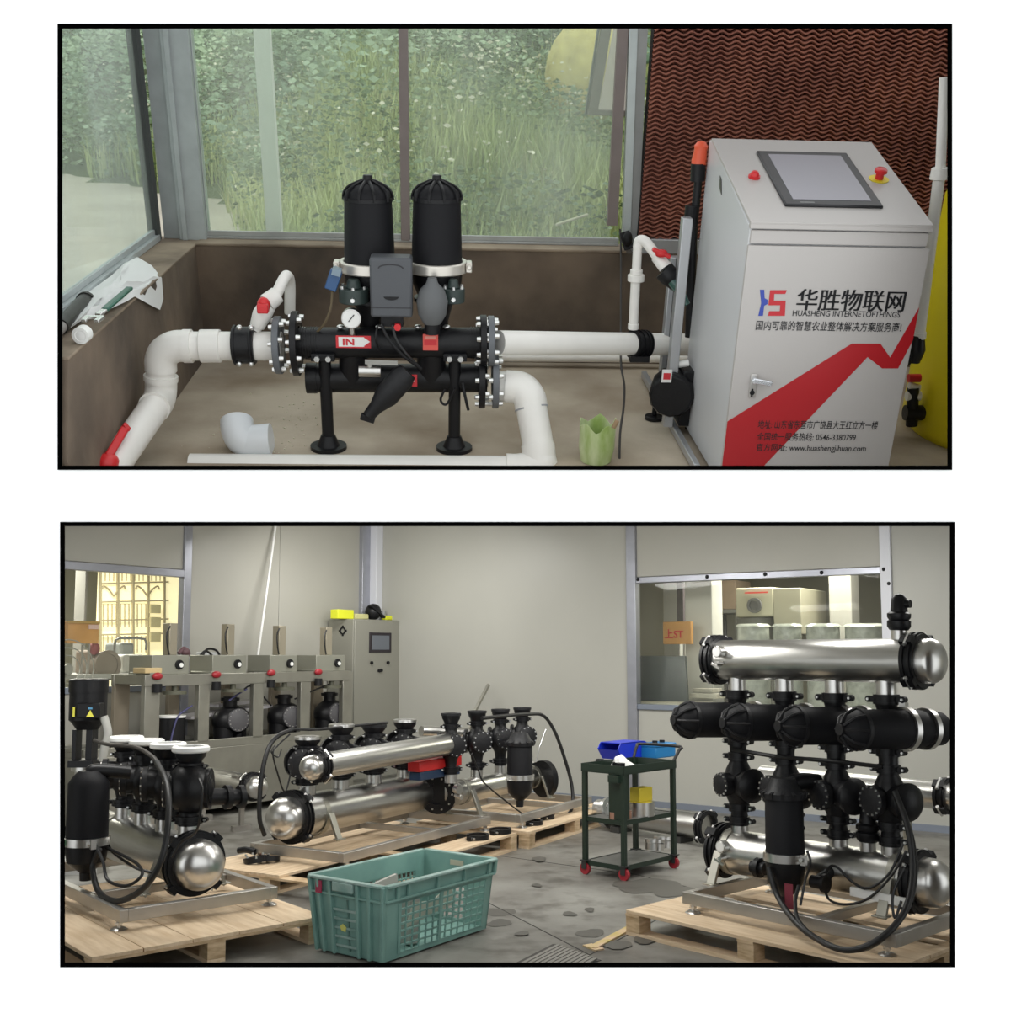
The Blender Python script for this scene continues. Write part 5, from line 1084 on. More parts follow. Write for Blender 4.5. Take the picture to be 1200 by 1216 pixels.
g = G(); g.box((p.x-.31, p.y-.055, p.z-.10), (p.x+.28, p.y+.055, p.z-.032)); o = g.build('parts_bin', mat('bin_navy', (.015, .035, .08), .4), None, bevel=.006); o['label'] = 'dark blue parts bin beneath the red one'; o['category'] = 'bin'
g = G(); p = FM.Y(519, 943, y0-.2); g.ring(p, (1, .3, 0), .09, .165, .07, 32); g.lathe(p+V((.03, 0, 0)), (1, .3, 0), [(0, 0), (0, .15), (.05, .13), (.07, .1), (.07, 0)], 28); cv = g.build('butterfly_valve', BLK, um_); g = G(); g.bolts(p, (-1, -.3, 0), .13, 10, .009, .014); g.build('bolt_ring', BOLT, cv)
g = G(); g.tube([q(348, 866, -.1), q(330, 874, -.1), q(318, 890, -.1), q(310, 925, -.1), q(308, 970, -.1), q(314, 992, -.1)], .016, 10, 7); g.build('thick_hose', RUB, um_)
g = G(); g.tube([q(344, 872, -.12), q(330, 885, -.12), (q(324, 895, -.12)), q(330, 920, -.12), q(338, 940, -.12), q(345, 918, -.12), q(346, 905, -.12)], .006, 8, 7); g.tube([q(326, 885, -.12), q(322, 893, -.12), q(330, 899, -.12), q(334, 890, -.12)], .005, 8, 5); g.build('control_tube', RUB, um_)
g = G(); g.tube([q(348, 866, -.06), q(380, 866, -.06), q(420, 862, -.06), q(460, 858, -.06)], .011, 8, 4); g.build('control_pipe', RUB, um_)
# far unit
pallet(FM, 'pallet at the wall under the farthest filter unit', 7.98, 4.38, 9.75, 5.5, nb=5)
y0 = 5.0; q = lambda x, y, d=0.0: FM.Y(x, y, y0+d)
uf = thing('filter_unit', 'farthest filter unit by the wall with a black tank at its end', 'filter unit', (8.8, y0, .145))
skid(uf, 8.08, 4.52, 9.45, 5.4, z=.185)
z7 = .43; xA = q(538, 942).x; xB = q(640, 918).x
manifold(uf, (xA, y0, z7), (xB, y0, z7), .10, caps=('', 'r'))
for x in (xA+.12, xB-.15): bracket(uf, x, y0, .10, z7)
for i, px in enumerate((535, 566, 594, 620)):
    valve(uf, q(px, 925).x, y0, .58, q(px, (848, 845, 843, 841)[i]).z, R=.058, face=V((-.7, -1, 0)), bulge=V((-.4, 1, 0)), ears=V((1, -.6, 0)))
tk2 = q(617, 924, -.32); zc7 = tk2.z; zt7 = q(617, 884, -.32).z; zb7 = max(.16, q(617, 958, -.32).z)
t7 = tank(uf, tk2.x, y0-.32, zb7, zc7, zt7, .112); head(t7, tk2.x, y0-.32, zt7-.01, .112)
g = G(); g.ring(q(643, 925, -.1), (1, -.4, 0), .12, .17, .06, 32); g.cyl(q(643, 925, -.1), q(643, 925, -.1)+V((.03, -.01, 0)), .13, n=24); g.build('check_valve', BLK, uf)
g = G(); g.tube([q(572, 853, -.14), q(600, 850, -.16), q(628, 848, -.18), q(645, 850, -.2), q(658, 868, -.25), q(670, 900, -.3), q(679, 935, -.35), q(678, 962, -.4), q(663, 974, -.42)], .016, 10, 8); g.build('thick_hose', RUB, uf)
g = G(); g.tube([q(560, 895, -.2), q(568, 915, -.22), (q(575, 930, -.24)), q(605, 955, -.3), q(632, 975, -.4)], .007, 8, 6); g.build('control_tube', RUB, uf)
g = G(); g.tube([q(648, 866, -.2), q(641, 885, -.2), q(636, 905, -.2)], .006, 8, 4); g.build('control_tube', mat('silver_tube', (.5, .5, .5), .3, .8), uf)
g = G(); a = q(555, 870, .3); b = q(500, 868, .5); g.cyl(a, b, .045, n=20); g.build('rear_pipe', STL3, uf)
g = G(); p = q(541, 937, -.12); g.cyl(p, p+V((-.02, -.05, 0)), .035, n=18); g.cyl(p+V((0, 0, -.05)), p+V((-.02, -.07, -.06)), .02, n=10); g.build('gauge', STL3, uf)
# loose clamp rings on the pallets
def clampring(fr, px, py, z, R, lab, tilt=0.0):
    use(fr); p = fr.Z(px, py, z); t = thing('ring_clamp', lab, 'clamp', p, 'loose ring clamps on the pallets')
    g = G(); g.ring(p+V((0, 0, 0)), (tilt, 0, 1), R*.78, R, .035, 28)
    for s_ in (-1, 1): g.box((p.x+s_*R*1.12-.03, p.y-.02, p.z+.002), (p.x+s_*R*1.12+.03, p.y+.02, p.z+.03))
    g.build('ring', BLK, t)
    g = G()
    for s_ in (-1, 1): g.cyl((p.x+s_*R*1.12, p.y-.035, p.z+.016), (p.x+s_*R*1.12, p.y+.035, p.z+.016), .008, n=6)
    g.build('bolt_pair', BOLT, t)
clampring(FM, 567, 996, .142, .09, 'black ring clamp nearest the skid corner on the farthest pallet')
clampring(FM, 594, 989, .142, .09, 'second black ring clamp along the edge of the farthest pallet')
clampring(FM, 634, 979, .142, .075, 'black ring clamp below the far black tank')
clampring(FM, 650, 972, .142, .06, 'small black ring clamp at the hose end on the farthest pallet')
g = G(); p = FM.Z(285, 1016, .14)
lc = thing('clamp_handle', 'loose black lever with clamps heaped beside it on the near end of the middle pallet', 'clamp', p)
g.tube([FM.Z(283, 1010, .19), FM.Z(292, 1009, .2), FM.Z(303, 1012, .19)], .022, 12, 4); g.build('grip', BLK, lc)
g = G(); p = FM.Z(305, 1024, .142); g.ring(p, (0, .2, 1), .06, .09, .04); g.ring(p+V((.05, -.06, .0)), (.2, .2, 1), .05, .08, .035); g.build('rings', BLK, lc)
g = G(); g.bolts(p+V((0, 0, .04)), (0, 0, 1), .08, 7, .009, .014); o = g.build('bolts', BOLT, lc)
g = G(); p2_ = FM.Z(310, 1012, .17); g.ell(p2_, .045, .03, .02); o = g.build('cloth_scrap', mat('pink_rag', (.45, .28, .25), .9), None); o['label'] = 'pinkish scrap of rag on the heaped clamps'; o['category'] = 'rag'
g = G(); p = FM.Z(560, 975, .19); g.ell(p, .08, .045, .03); o = g.build('white_rag', mat('rag_white', (.75, .75, .72), .9)); o['label'] = 'white rag inside the skid of the farthest unit'; o['category'] = 'rag'

# ============================================================ TEST BENCH
use(wv); yB = YWL-.72
q = lambda x, y, d=0.0: wv.Y(x, y, yB+d)
bn = thing('test_bench', 'long stainless test bench with four air cylinders over a water tank', 'test bench', q(280, 880).xy.to_3d())
zt8 = (q(250, 879).z+q(320, 872).z)/2; xL8 = q(100, 880).x; xR8 = q(420, 870).x
g = G(); g.box((xL8, yB, .08), (xR8, yB+.62, zt8-.08)); g.box((xL8, yB, zt8-.08), (xR8, yB+.03, zt8)); g.box((xL8, yB+.59, zt8-.08), (xR8, yB+.62, zt8)); g.box((xL8, yB, zt8-.08), (xL8+.03, yB+.62, zt8)); g.build('tank', STL2, bn, bevel=.004)
g = G(); g.box((xL8, yB+.03, zt8-.03), (xR8, yB+.59, zt8-.028)); g.build('water_surface', mat('dark_water', (.02, .03, .03), .08), bn)
zb8 = (q(172, 801).z+q(400, 797).z)/2; 
XL9, XR9 = q(172, 800).x, q(414, 797).x
g = G(); g.box((XL9, yB-.005, zb8-.11), (XR9, yB+.04, zb8)); g.build('front_beam', STL2, bn, bevel=.004)
g = G(); g.box((XL9, yB+.46, zb8-.11), (XR9, yB+.5, zb8)); g.build('rear_beam', STL2, bn, bevel=.004)
for (a, b) in ((172, 190), (236, 249), (301, 313), (357, 368), (407, 418)):
    x0_, x1_ = q(a, 830).x, q(b, 830).x
    g = G(); g.box((x0_, yB, zt8-.02), (x1_, yB+.06, zb8-.01)); g.build('upright', STL2, bn, bevel=.003)
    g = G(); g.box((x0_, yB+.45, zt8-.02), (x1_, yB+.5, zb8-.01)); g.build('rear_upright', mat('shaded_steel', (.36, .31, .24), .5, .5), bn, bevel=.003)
    g = G(); g.box((x0_, yB+.04, zb8-.09), (x1_, yB+.46, zb8-.005)); g.build('cross_beam', STL2, bn)
vi = [((182, 226), (199, 208), 778, 740), ((254, 294), (268, 276), 778, 741), ((322, 354), (329, 337), 778, 743), ((377, 411), (385, 392), 778, 745)]
for (bx0, bx1), (cx0_, cx1_), yt, yp in vi:
    x0_, x1_ = q(bx0, 785).x, q(bx1, 785).x; zb_, zt_ = zb8, q(bx0, yt).z
    g = G(); g.box((x0_, yB+.02, zb_), (x1_, yB+.36, zt_)); g.box((x0_-.03, yB, zb_), (x0_+.05, yB+.3, zb_+.02)); pr = g.build('press_head', mat('olive_steel', (.33, .33, .28), .4, .5), bn, bevel=.004)
    xm_ = x0_+(x1_-x0_)*.72; g = G(); g.cyl((xm_, yB+.02, (zb_+zt_)/2), (xm_, yB+.0, (zb_+zt_)/2), .045, n=20); p9 = g.build('port', BLK, pr); g = G(); g.cyl((xm_+.012, yB, (zb_+zt_)/2-.005), (xm_+.012, yB-.008, (zb_+zt_)/2-.005), .022, n=14); g.build('port_core', WHT, p9)
    c0, c1 = q(cx0_, 760, .15).x, q(cx1_, 760, .15).x
    g = G(); g.box((c0, yB+.12, zt_), (c1, yB+.22, q(cx0_, yp, .15).z)); g.build('air_cylinder', mat('cylinder_bronze', (.40, .36, .28), .4, .6), pr, bevel=.004)
    g = G(); cz = q(cx0_, yp, .15).z; g.tube([V((c0, yB+.12, cz-.03)), V((c0-.05, yB+.1, cz-.10)), V((c0-.04, yB+.1, cz-.22)), V((c0, yB+.12, cz-.30))], .008, 8, 4); g.build('air_line', RUB, pr)
    g = G(); g.cyl((c0+.02, yB+.05, zt_-.16), (c0+.02, yB+.05, zb_-.18), .03, n=12); g.cyl((c0+.02, yB+.05, zb_-.16), (c0+.02, yB+.05, zb_-.19), .11, n=20); g.build('press_foot', mat('dark_olive', (.10, .10, .07), .5), pr)
for x, y in ((187, 803), (257, 801), (322, 799), (378, 798)):
    p = q(x, y, -.02); g = G(); g.ell(p, .055, .03, .035, 12, 8); kn = g.build('red_knob', mat('knob_red', (.35, .02, .03), .4), bn); g = G(); g.cyl(p+V((0, 0, -.07)), p+V((0, 0, -.15)), .045, n=12); g.build('fitting', BLK, kn)
for pts in ([(202, 812), (183, 822), (176, 845), (174, 862)], [(293, 818), (280, 826), (272, 832)], [(322, 838), (300, 815), (285, 822)], [(228, 838), (212, 850), (205, 870), (202, 885)], [(392, 812), (372, 820), (350, 830)]):
    g = G(); g.tube([q(x, y, .06) for x, y in pts], .009, 8, 5); g.build('air_hose', mat('violet_hose', (.06, .06, .16), .4) if pts[0][0] < 300 else RUB, bn)
# sheeting behind
g = G(); a = q(225, 848, .5); b = q(300, 838, .5); g.bar(q(215, 852, .5), q(312, 838, .5), .30, .03); g.bar(q(250, 838, .52), q(300, 832, .52), .25, .03); o = g.build('plastic_sheeting', mat('grey_white_sheet', (.62, .60, .62), .4)); o['label'] = 'folded pale plastic sheeting lying across the test bench'; o['category'] = 'sheeting'
# pump bodies on the bench
for i, (x, y) in enumerate(((274, 853), (338, 849), (392, 845))):
    p = q(x, y+18, .25); p.z = zt8-.03
    t = thing('valve_pump', ['black valve body with bolted disc between the first two uprights', 'black valve body with bolted disc below the middle air cylinder', 'black valve body with bolted disc beside the grey cabinet'][i], 'valve', p)
    zc9 = q(x, y, .25).z; g = G(); g.ell((p.x, p.y, zc9-.02), .22, .15, .16, 22, 12); g.cyl((p.x-.02, p.y, zc9), (p.x-.02, p.y, zc9+.22), .07, n=20); g.ring((p.x-.02, p.y, zc9+.18), (0, 0, 1), .06, .095, .03); g.cyl((p.x-.1, p.y, p.z), (p.x-.1, p.y, zc9), .1, n=18); g.cyl((p.x+.1, p.y, p.z), (p.x+.1, p.y, zc9), .08, n=18); b = g.build('body', BLK, t)
    cp_ = q(x+9, y+2, .10); d = V((-.25, -1, 0)).normalized(); g = G(); g.cyl(cp_-d*.15, cp_, .10, n=24); g.build('neck', BLK, t)
    cc_ = cover(t, cp_, d, .115, 16, 'disc_cover'); cc_.data.materials[0] = mat('grey_disc', (.09, .088, .095), .5)
p = q(203, 878, .2); g = G(); zt0 = q(203, 852, .2).z; g.cyl((p.x, p.y, zt8-.03), (p.x, p.y, zt0), .13, n=28); br = thing('bucket', 'black bucket with white lid between the end uprights of the bench', 'bucket', (p.x, p.y, zt8)); g.build('drum', BLK, br); g = G(); g.cyl((p.x, p.y, zt0), (p.x, p.y, zt0+.02), .135, n=28); g.build('lid', WHT, br)
g = G(); p = q(246, 792, .3); g.box((p.x-.06, p.y, p.z-.05), (p.x+.13, p.y+.1, p.z+.15)); o = g.build('white_box', mat('pale_box', (.55, .56, .56), .5), None, bevel=.005); o['label'] = 'small pale box on the bench between the first two air cylinders'; o['category'] = 'box'
g = G(); 
g.tube([q(240, 779, .3), q(246, 771, .3), q(256, 772, .3), q(262, 780, .3)], .012, 8, 5); g.tube([q(236, 780, .3), q(244, 773, .3), q(252, 779, .3), q(256, 786, .3)], .012, 8, 5); o = g.build('cable_loop', RUB); o['label'] = 'black cable loop over the small pale box'; o['category'] = 'cable'
g = G(); p = q(318, 790, .2); g.ell(p, .13, .08, .05, 16, 8); o = g.build('blue_cloth', mat('slate_blue', (.10, .17, .23), .7)); o['label'] = 'slate blue cloth bundle on the bench beside the white pole foot'; o['category'] = 'cloth'
g = G(); p = q(172, 797, .03); g.box((p.x-.02, p.y-.03, p.z-.02), (p.x+.17, p.y+.15, p.z+.03)); o = g.build('yellow_pad', mat('tan_pad', (.55, .42, .22), .8), None, bevel=.006); o['label'] = 'tan pad on the end of the bench frame'; o['category'] = 'pad'
g = G(); g.tube([q(212, 776, .3), q(218, 770, .3), q(224, 776, .3), q(218, 784, .3)], .02, 10, 5); g.ell(q(220, 774, .3), .05, .04, .04); o = g.build('glove', mat('dark_pink_glove', (.12, .06, .07), .6)); o['label'] = 'dark patterned glove hanging behind the first air cylinder'; o['category'] = 'glove'

# ============================================================ GREY CONTROL CABINET
yK = YWL-.42
q = lambda x, y, d=0.0: wv.Y(x, y, yK+d)
x0c, x1c = q(419, 760).x, q(482.5, 760).x; ztc = q(450, 736).z
kc = thing('electrical_cabinet', 'tall grey electrical cabinet with small screen at the room corner', 'cabinet', ((x0c+x1c)/2, yK+.2, 0))
gm = mat('cabinet_olive_grey', (.30, .295, .255), .42, .25, bump=.03, bscale=30)
g = G(); g.box((x0c, yK, .1), (x1c, yK+.4, ztc)); g.box((x0c+.02, yK+.03, 0), (x1c-.02, yK+.38, .1)); g.build('body', gm, kc, bevel=.004)
g = G(); g.box((x0c+.012, yK-.018, .12), (x1c-.008, yK, ztc-.012)); dr = g.build('door', gm, kc, bevel=.004)
a = q(438, 775, -.02); b = q(464, 751.5, -.02); g = G(); g.box((a.x, yK-.03, a.z), (b.x, yK-.018, b.z)); sc_ = g.build('screen', mat('screen_frame', (.02, .015, .02), .4), dr, bevel=.003)
g = G(); g.box((a.x+.04, yK-.032, a.z+.035), (b.x-.04, yK-.029, b.z-.035)); g.build('display', mat('screen_grey', (.13, .145, .17), .3), sc_)
for x, y in ((440.5, 787), (460, 787), (449.5, 796.5), (452, 796)): p = q(x, y, -.02); g = G(); g.cyl(p, p+V((0, -.02, 0)), .02, n=12); g.build('push_button', BLK, dr)
p = q(475, 797, -.02); g = G(); g.box((p.x-.02, yK-.035, p.z-.07), (p.x+.02, yK-.018, p.z+.06)); g.build('latch', WHT, dr, bevel=.004)
p = wv.X(407, 749, x0c); g = G(); g.ring((x0c, p.y, p.z), (-1, 0, 0), .028, .045, .008, 20)
for k in range(4): a = PI/2*k; g.box((x0c-.006, p.y+.05*math.cos(a)-.012, p.z+.05*math.sin(a)-.012), (x0c, p.y+.05*math.cos(a)+.012, p.z+.05*math.sin(a)+.012))
g.build('hoist_emblem', BLK, kc)
q2 = lambda x, y: wv.Y(x, y, yK+.15)
ab = lambda x0, x1, y1, h, dy0, dy1: (q2(x0, y1).x, q2(x1, y1).x)
def ontop(nm, lab, cat, x0, x1, h, y, m, d=.12, bev=.006):
    xx0, xx1 = wv.Y(x0, 735, yK+y).x, wv.Y(x1, 735, yK+y).x; g = G(); g.box((xx0, yK+y, ztc+.001), (xx1, yK+y+d, ztc+h)); o = g.build(nm, m, None, bevel=bev); o['label'] = lab; o['category'] = cat; return o
hy = mat('highlighter_yellow', (.75, .78, .03), .5)
ontop('yellow_box', 'bright yellow box on top of the grey electrical cabinet', 'box', 401, 420, .11, .1, hy)
ontop('yellow_roll', 'small yellow roll beside the black helmet on the cabinet', 'roll', 458, 468, .06, .1, hy, .08, .02)
ontop('paper_pack', 'crumpled pale yellow paper on the grey cabinet top', 'paper', 422, 438, .07, .12, mat('pale_yellow_paper', (.6, .58, .28), .8), .1, .015)
g = G(); p = q2(443, 724); g.ell((p.x, p.y, ztc+.10), .10, .10, .10, 20, 12); g.bar(V((p.x-.12, p.y-.05, ztc+.17)), V((p.x+.08, p.y-.1, ztc+.03)), .08, .02); o = g.build('black_helmet', BLK); o['label'] = 'black helmet on top of the grey electrical cabinet'; o['category'] = 'helmet'
g = G(); g.cyl((q2(457, 730).x, yK+.18, ztc+.001), (q2(457, 730).x, yK+.18, ztc+.12), .03, n=14); o = g.build('small_bottle', mat('grey_bottle', (.3, .31, .32), .4)); o['label'] = 'small grey bottle behind the helmet on the cabinet'; o['category'] = 'bottle'

# leaning pole and rod
g = G(); g.cyl(wv.Y(299, 830, YWL-.35), wv.Y(329, 610, YWL-.02), .014, n=12); o = g.build('leaning_pole', mat('white_pole', (.80, .80, .78), .4)); o['label'] = 'long thin white pole leaning on the left partition'; o['category'] = 'pole'
g = G(); g.bar(wv.X(565, 842, XWR-.4), wv.X(580, 813, XWR-.15), .03, .03); g.bar(wv.X(545, 900, XWR-.7), wv.X(565, 842, XWR-.4), .03, .03); o = g.build('metal_rod', STL2); o['label'] = 'square metal rod leaning on the wall behind the farthest valves'; o['category'] = 'rod'

# ============================================================ GREEN CRATE
FC = axes_frame((0, 0, 0), math.radians(54)); use(FC)
c = FC.Z(455, 1146); cx_, cy_ = c.x, c.y
Lc = FC.Y(577, 1100, cy_).x - cx_; Wc = FC.X(379, 1112, cx_).y - cy_
Hc_ = FC.hit(452, 1053, 0, cx_).z if False else FC.Y(452, 1054, cy_-.02).z
teal = mat('crate_teal', (.20, .36, .32), .5, col2=(.13, .26, .235), scale=4, w=.42)
tealp = mat('crate_rim', (.34, .46, .43), .45, col2=(.18, .31, .28), scale=9, w=.5)
cr = thing('plastic_crate', 'large worn teal slatted plastic crate on the bare floor', 'crate', (cx_+Lc/2, cy_+Wc/2, 0))
fl_ = .035     # outward flare at the rim
def cp(u, v, h): # u,v in 0..1 corners, flared with height
    k = fl_*h; return V((cx_-k+(Lc+2*k)*u, cy_-k+(Wc+2*k)*v, .01+(Hc_-.01)*h))
def side(u0, v0, u1, v1, inn, slots_from, slots_to, rows, cols, nm):
    """one wall: solid bands, corner posts and a grid of slots; inn = inward normal"""
    g = G(); t = V(inn)*.012
    def quadbox(a0, a1, h0, h1, th=1.0, off=0.0):
        P_ = [cp(u0+(u1-u0)*a, v0+(v1-v0)*a, h) for a, h in ((a0, h0), (a1, h0), (a1, h1), (a0, h1))]; o_ = V(inn)*(-off)
        P_ = [p+o_ for p in P_]; g.add(P_+[p+t*th for p in P_], [(0,1,2,3),(7,6,5,4),(0,4,5,1),(1,5,6,2),(2,6,7,3),(3,7,4,0)])
    s0, s1 = slots_from, slots_to; h0, h1 = .06, .74
    quadbox(0, s0, 0, 1); quadbox(s1, 1, 0, 1); quadbox(s0, s1, 0, h0); quadbox(s0, s1, h1, 1)
    for i in range(rows+1):
        h = h0+(h1-h0)*i/rows; quadbox(s0, s1, h-.012, h+.012, .9)
    for j in range(cols+1):
        a = s0+(s1-s0)*j/cols; quadbox(a-.004, a+.004, h0, h1, .7)
    for j in (0, cols//2, cols): a = s0+(s1-s0)*j/cols; quadbox(a-.012, a+.012, h0, h1, 1.1, .004)
    o = g.build('slatted_side', teal, cr, smooth=False)
    return o
side(0, 0, 1, 0, (0, 1, 0), .13, .94, 7, 13, 'long'); side(0, 1, 1, 1, (0, -1, 0), .12, .90, 7, 18, 'long')
side(0, 0, 0, 1, (1, 0, 0), .5, .5, 1, 1, 'short'); side(1, 0, 1, 1, (-1, 0, 0), .36, .70, 7, 4, 'short')
g = G(); 
for (u0, v0, u1, v1, o_) in ((0, 0, 1, 0, (0, -1, 0)), (0, 1, 1, 1, (0, 1, 0)), (0, 0, 0, 1, (-1, 0, 0)), (1, 0, 1, 1, (1, 0, 0))):
    a = cp(u0, v0, 1)+V(o_)*.008; b = cp(u1, v1, 1)+V(o_)*.008; g.bar(a, b, .036, .014)
g.build('rim', tealp, cr, bevel=.003)
g = G()
for (u0, v0, u1, v1, o_) in ((0, 0, 1, 0, (0, -1, 0)), (0, 1, 1, 1, (0, 1, 0)), (0, 0, 0, 1, (-1, 0, 0)), (1, 0, 1, 1, (1, 0, 0))):
    for h in (.80, ): a = cp(u0, v0, h)+V(o_)*.008; b = cp(u1, v1, h)+V(o_)*.008; g.bar(a, b, .022, .012)
g.build('band', teal, cr, bevel=.002)
for v0_, us in ((0, (.0, .10, .19, .45, .70, .94, 1.0)), ):
    for u in us: g = G(); g.bar(cp(u, 0, .80)+V((0, -.010, 0)), cp(u, 0, 1)+V((0, -.010, 0)), .012, .02, (1, 0, 0)); g.build('rib', teal, cr)
for v in (.0, .18, .34, .72, .88, 1.0): g = G(); g.bar(cp(0, v, .0)+V((-.010, 0, 0)), cp(0, v, 1)+V((-.010, 0, 0)), .024, .02, (0, 1, 0)); g.build('rib', teal, cr, bevel=.003)
for h in (.12, .24, .36, .48, .60): g = G(); g.bar(cp(0, .36, h)+V((-.006, 0, 0)), cp(0, .70, h)+V((-.006, 0, 0)), .008, .012); g.build('rib', tealp, cr)
g = G(); a = cp(0, .38, .92); b = cp(0, .66, .92); g.bar(a+V((-.016, 0, 0)), b+V((-.016, 0, 0)), .03, .05); g.build('grip', tealp, cr, bevel=.006)
g = G(); p = cp(1, .5, .88); g.box((p.x-.014, p.y-.05, p.z-.015), (p.x-.010, p.y+.05, p.z+.015)); g.build('hand_hole', mat('worn_cream', (.5, .47, .36), .7), cr)
g = G(); p = cp(0, .86, .87); g.box((p.x-.022, p.y-.02, p.z-.03), (p.x-.018, p.y+.025, p.z+.035)); g.build('red_mark', mat('mark_red', (.35, .03, .08), .6), cr)
g = G(); p = cp(0, .55, .33); g.prism([(0, 0), (.03, -.005), (.035, .02), (.01, .035), (-.01, .02)], (p.x-.014, p.y+.02, p.z), (0, -1, 0), (0, 0, 1), (.002, 0, 0)); g.build('yellow_mark', mat('mark_yellow', (.6, .6, .15), .7), cr)
g = G(); g.box((cx_, cy_, .01), (cx_+Lc, cy_+Wc, .022)); g.build('bottom', teal, cr)
g = G(); g.box((cx_+.28, cy_+.06, .03), (cx_+.36, cy_+Wc-.08, .30)); o = g.build('offcut', mat('grey_offcut', (.42, .41, .38), .7), None, bevel=.004); o['label'] = 'upright grey offcut standing inside the teal crate'; o['category'] = 'offcut'
g = G(); g.prism([(0, 0), (.40, .05), (.38, .17), (.22, .10), (.05, .12)], (cx_+.22, cy_+.035, .14), (1, 0, 0), (0, 0, 1), (0, .006, 0)); o = g.build('film_scrap', mat('milky_film', (.50, .50, .42), .6)); o['label'] = 'torn milky film caught against the slots of the teal crate'; o['category'] = 'plastic film'
g = G(); g.bar((cx_+.10, cy_+Wc-.06, .24), (cx_+.55, cy_+Wc-.06, .30), .02, .05); o = g.build('grey_bar', mat('grey_offcut', (.4,)*3)); o['label'] = 'long grey strip lying inside the teal crate along its far side'; o['category'] = 'strip'

# ============================================================ TROLLEY
FT = axes_frame((0, 0, 0), math.radians(47)); use(FT)
c = FT.Z(741, 1046); cx_, cy_ = c.x, c.y
Lt = FT.Y(800, 1032, cy_).x-cx_; Wt = FT.X(695, 1035, cx_).y-cy_
zt = FT.Y(746, 910, cy_).z; zm = FT.Y(743, 975, cy_).z; zl = FT.Y(742, 1029, cy_).z
tr = thing('tool_trolley', 'dark green three-tier tool trolley on red castors', 'trolley', (cx_+Lt/2, cy_+Wt/2, 0))
dg = mat('trolley_green', (.012, .024, .016), .4); sh = mat('trolley_shelf', (.15, .15, .135), .5, var=.4, scale=6)
for u in (0, 1):
    for v in (0, 1):
        x, y = cx_+Lt*u, cy_+Wt*v; g = G(); g.box((x-.016, y-.016, .10), (x+.016, y+.016, zt)); lg = g.build('leg', dg, tr)
        g = G(); g.cyl((x-.012, y, .042), (x+.012, y, .042), .042, n=20); w1_ = g.build('castor_wheel', mat('castor_red', (.30, .02, .03), .4), lg)
        g = G(); g.box((x-.022, y-.02, .04), (x-.015, y+.02, .10)); g.box((x+.015, y-.02, .04), (x+.022, y+.02, .10)); g.box((x-.03, y-.03, .095), (x+.03, y+.03, .103)); g.build('castor_fork', mat('fork_dark', (.05,)*3, .4, .5), lg)
for z, nm_ in ((zl, 'lower_shelf'), (zm, 'middle_shelf')):
    g = G(); g.box((cx_, cy_, z-.006), (cx_+Lt, cy_+Wt, z)); g.build(nm_, sh, tr)
    g = G(); g.box((cx_, cy_-.004, z-.03), (cx_+Lt, cy_, z+.004)); g.box((cx_-.004, cy_, z-.03), (cx_, cy_+Wt, z+.004)); g.box((cx_, cy_+Wt, z-.03), (cx_+Lt, cy_+Wt+.004, z+.004)); g.box((cx_+Lt, cy_, z-.03), (cx_+Lt+.004, cy_+Wt, z+.004)); g.build('shelf_lip', dg, tr)
g = G(); g.box((cx_-.02, cy_-.02, zt-.05), (cx_+Lt+.02, cy_+Wt+.02, zt-.045)); g.box((cx_-.02, cy_-.02, zt-.055), (cx_+Lt+.02, cy_-.014, zt+.005)); g.box((cx_-.02, cy_-.02, zt-.055), (cx_-.014, cy_+Wt+.02, zt+.005)); g.box((cx_-.02, cy_+Wt+.014, zt-.055), (cx_+Lt+.02, cy_+Wt+.02, zt+.005)); g.box((cx_+Lt+.014, cy_-.02, zt-.055), (cx_+Lt+.02, cy_+Wt+.02, zt+.005)); g.build('top_tray', dg, tr)
xr_ = cx_+Lt; g = G(); g.tube([(xr_-.0, cy_-.01, zt), (xr_+.07, cy_-.01, zt+.07), (xr_+.09, cy_, zt+.10), (xr_+.09, cy_+Wt, zt+.10), (xr_+.04, cy_+Wt+.01, zt+.08), (xr_, cy_+Wt+.01, zt)], .012, 10, 5); g.build('push_handle', RUB, tr)
g = G(); g.box((cx_+Lt*.02, cy_+.02, zm+.004), (cx_+Lt*.16, cy_+.14, zt-.05)); g.box((cx_-.05, cy_+.01, zt-.11), (cx_+.03, cy_+.10, zt-.06)); g.build('tool_holder', dg, tr)
def itm(g, nm, m, lab, cat, bev=0.0, **k):
    o = g.build(nm, m, None, bevel=bev); o['label'] = lab; o['category'] = cat; return o
# blue bin, tool box, cloth
zT = zt-.044
g = G(); p = FT.Z(742, 901, zT+.0)
bx0, by0 = p.x-.10, p.y-.05
prof = [(0, 0), (.30, 0), (.36, .10), (.30, .13), (-.02, .13), (-.06, .08)]
for yy in (0, .20): g.prism(prof, (bx0, by0+yy, zT+.003), (1, 0, 0), (0, 0, 1), (0, .006, 0))
g.box((bx0, by0, zT+.001), (bx0+.30, by0+.2, zT+.008)); g.add([V((bx0, by0, zT)), V((bx0-.06, by0, zT+.08)), V((bx0-.06, by0+.2, zT+.08)), V((bx0, by0+.2, zT))], [(0, 1, 2, 3)])
g.box((bx0-.02, by0, zT+.125), (bx0+.30, by0+.206, zT+.133)); g.bar(V((bx0+.30, by0, zT+.05)), V((bx0+.30, by0+.2, zT+.05)), .01, .10)
itm(g, 'blue_bin', mat('bin_blue', (.01, .03, .50), .35), 'bright blue parts bin upturned on the trolley top', 'bin')
g = G(); p = FT.Z(785, 899, zT); g.box((p.x-.16, p.y-.06, zT+.001), (p.x+.12, p.y+.12, zT+.09)); tb7 = thing('tool_box', 'lighter blue tool box beside the bin on the trolley top', 'tool box', (p.x, p.y, zT))
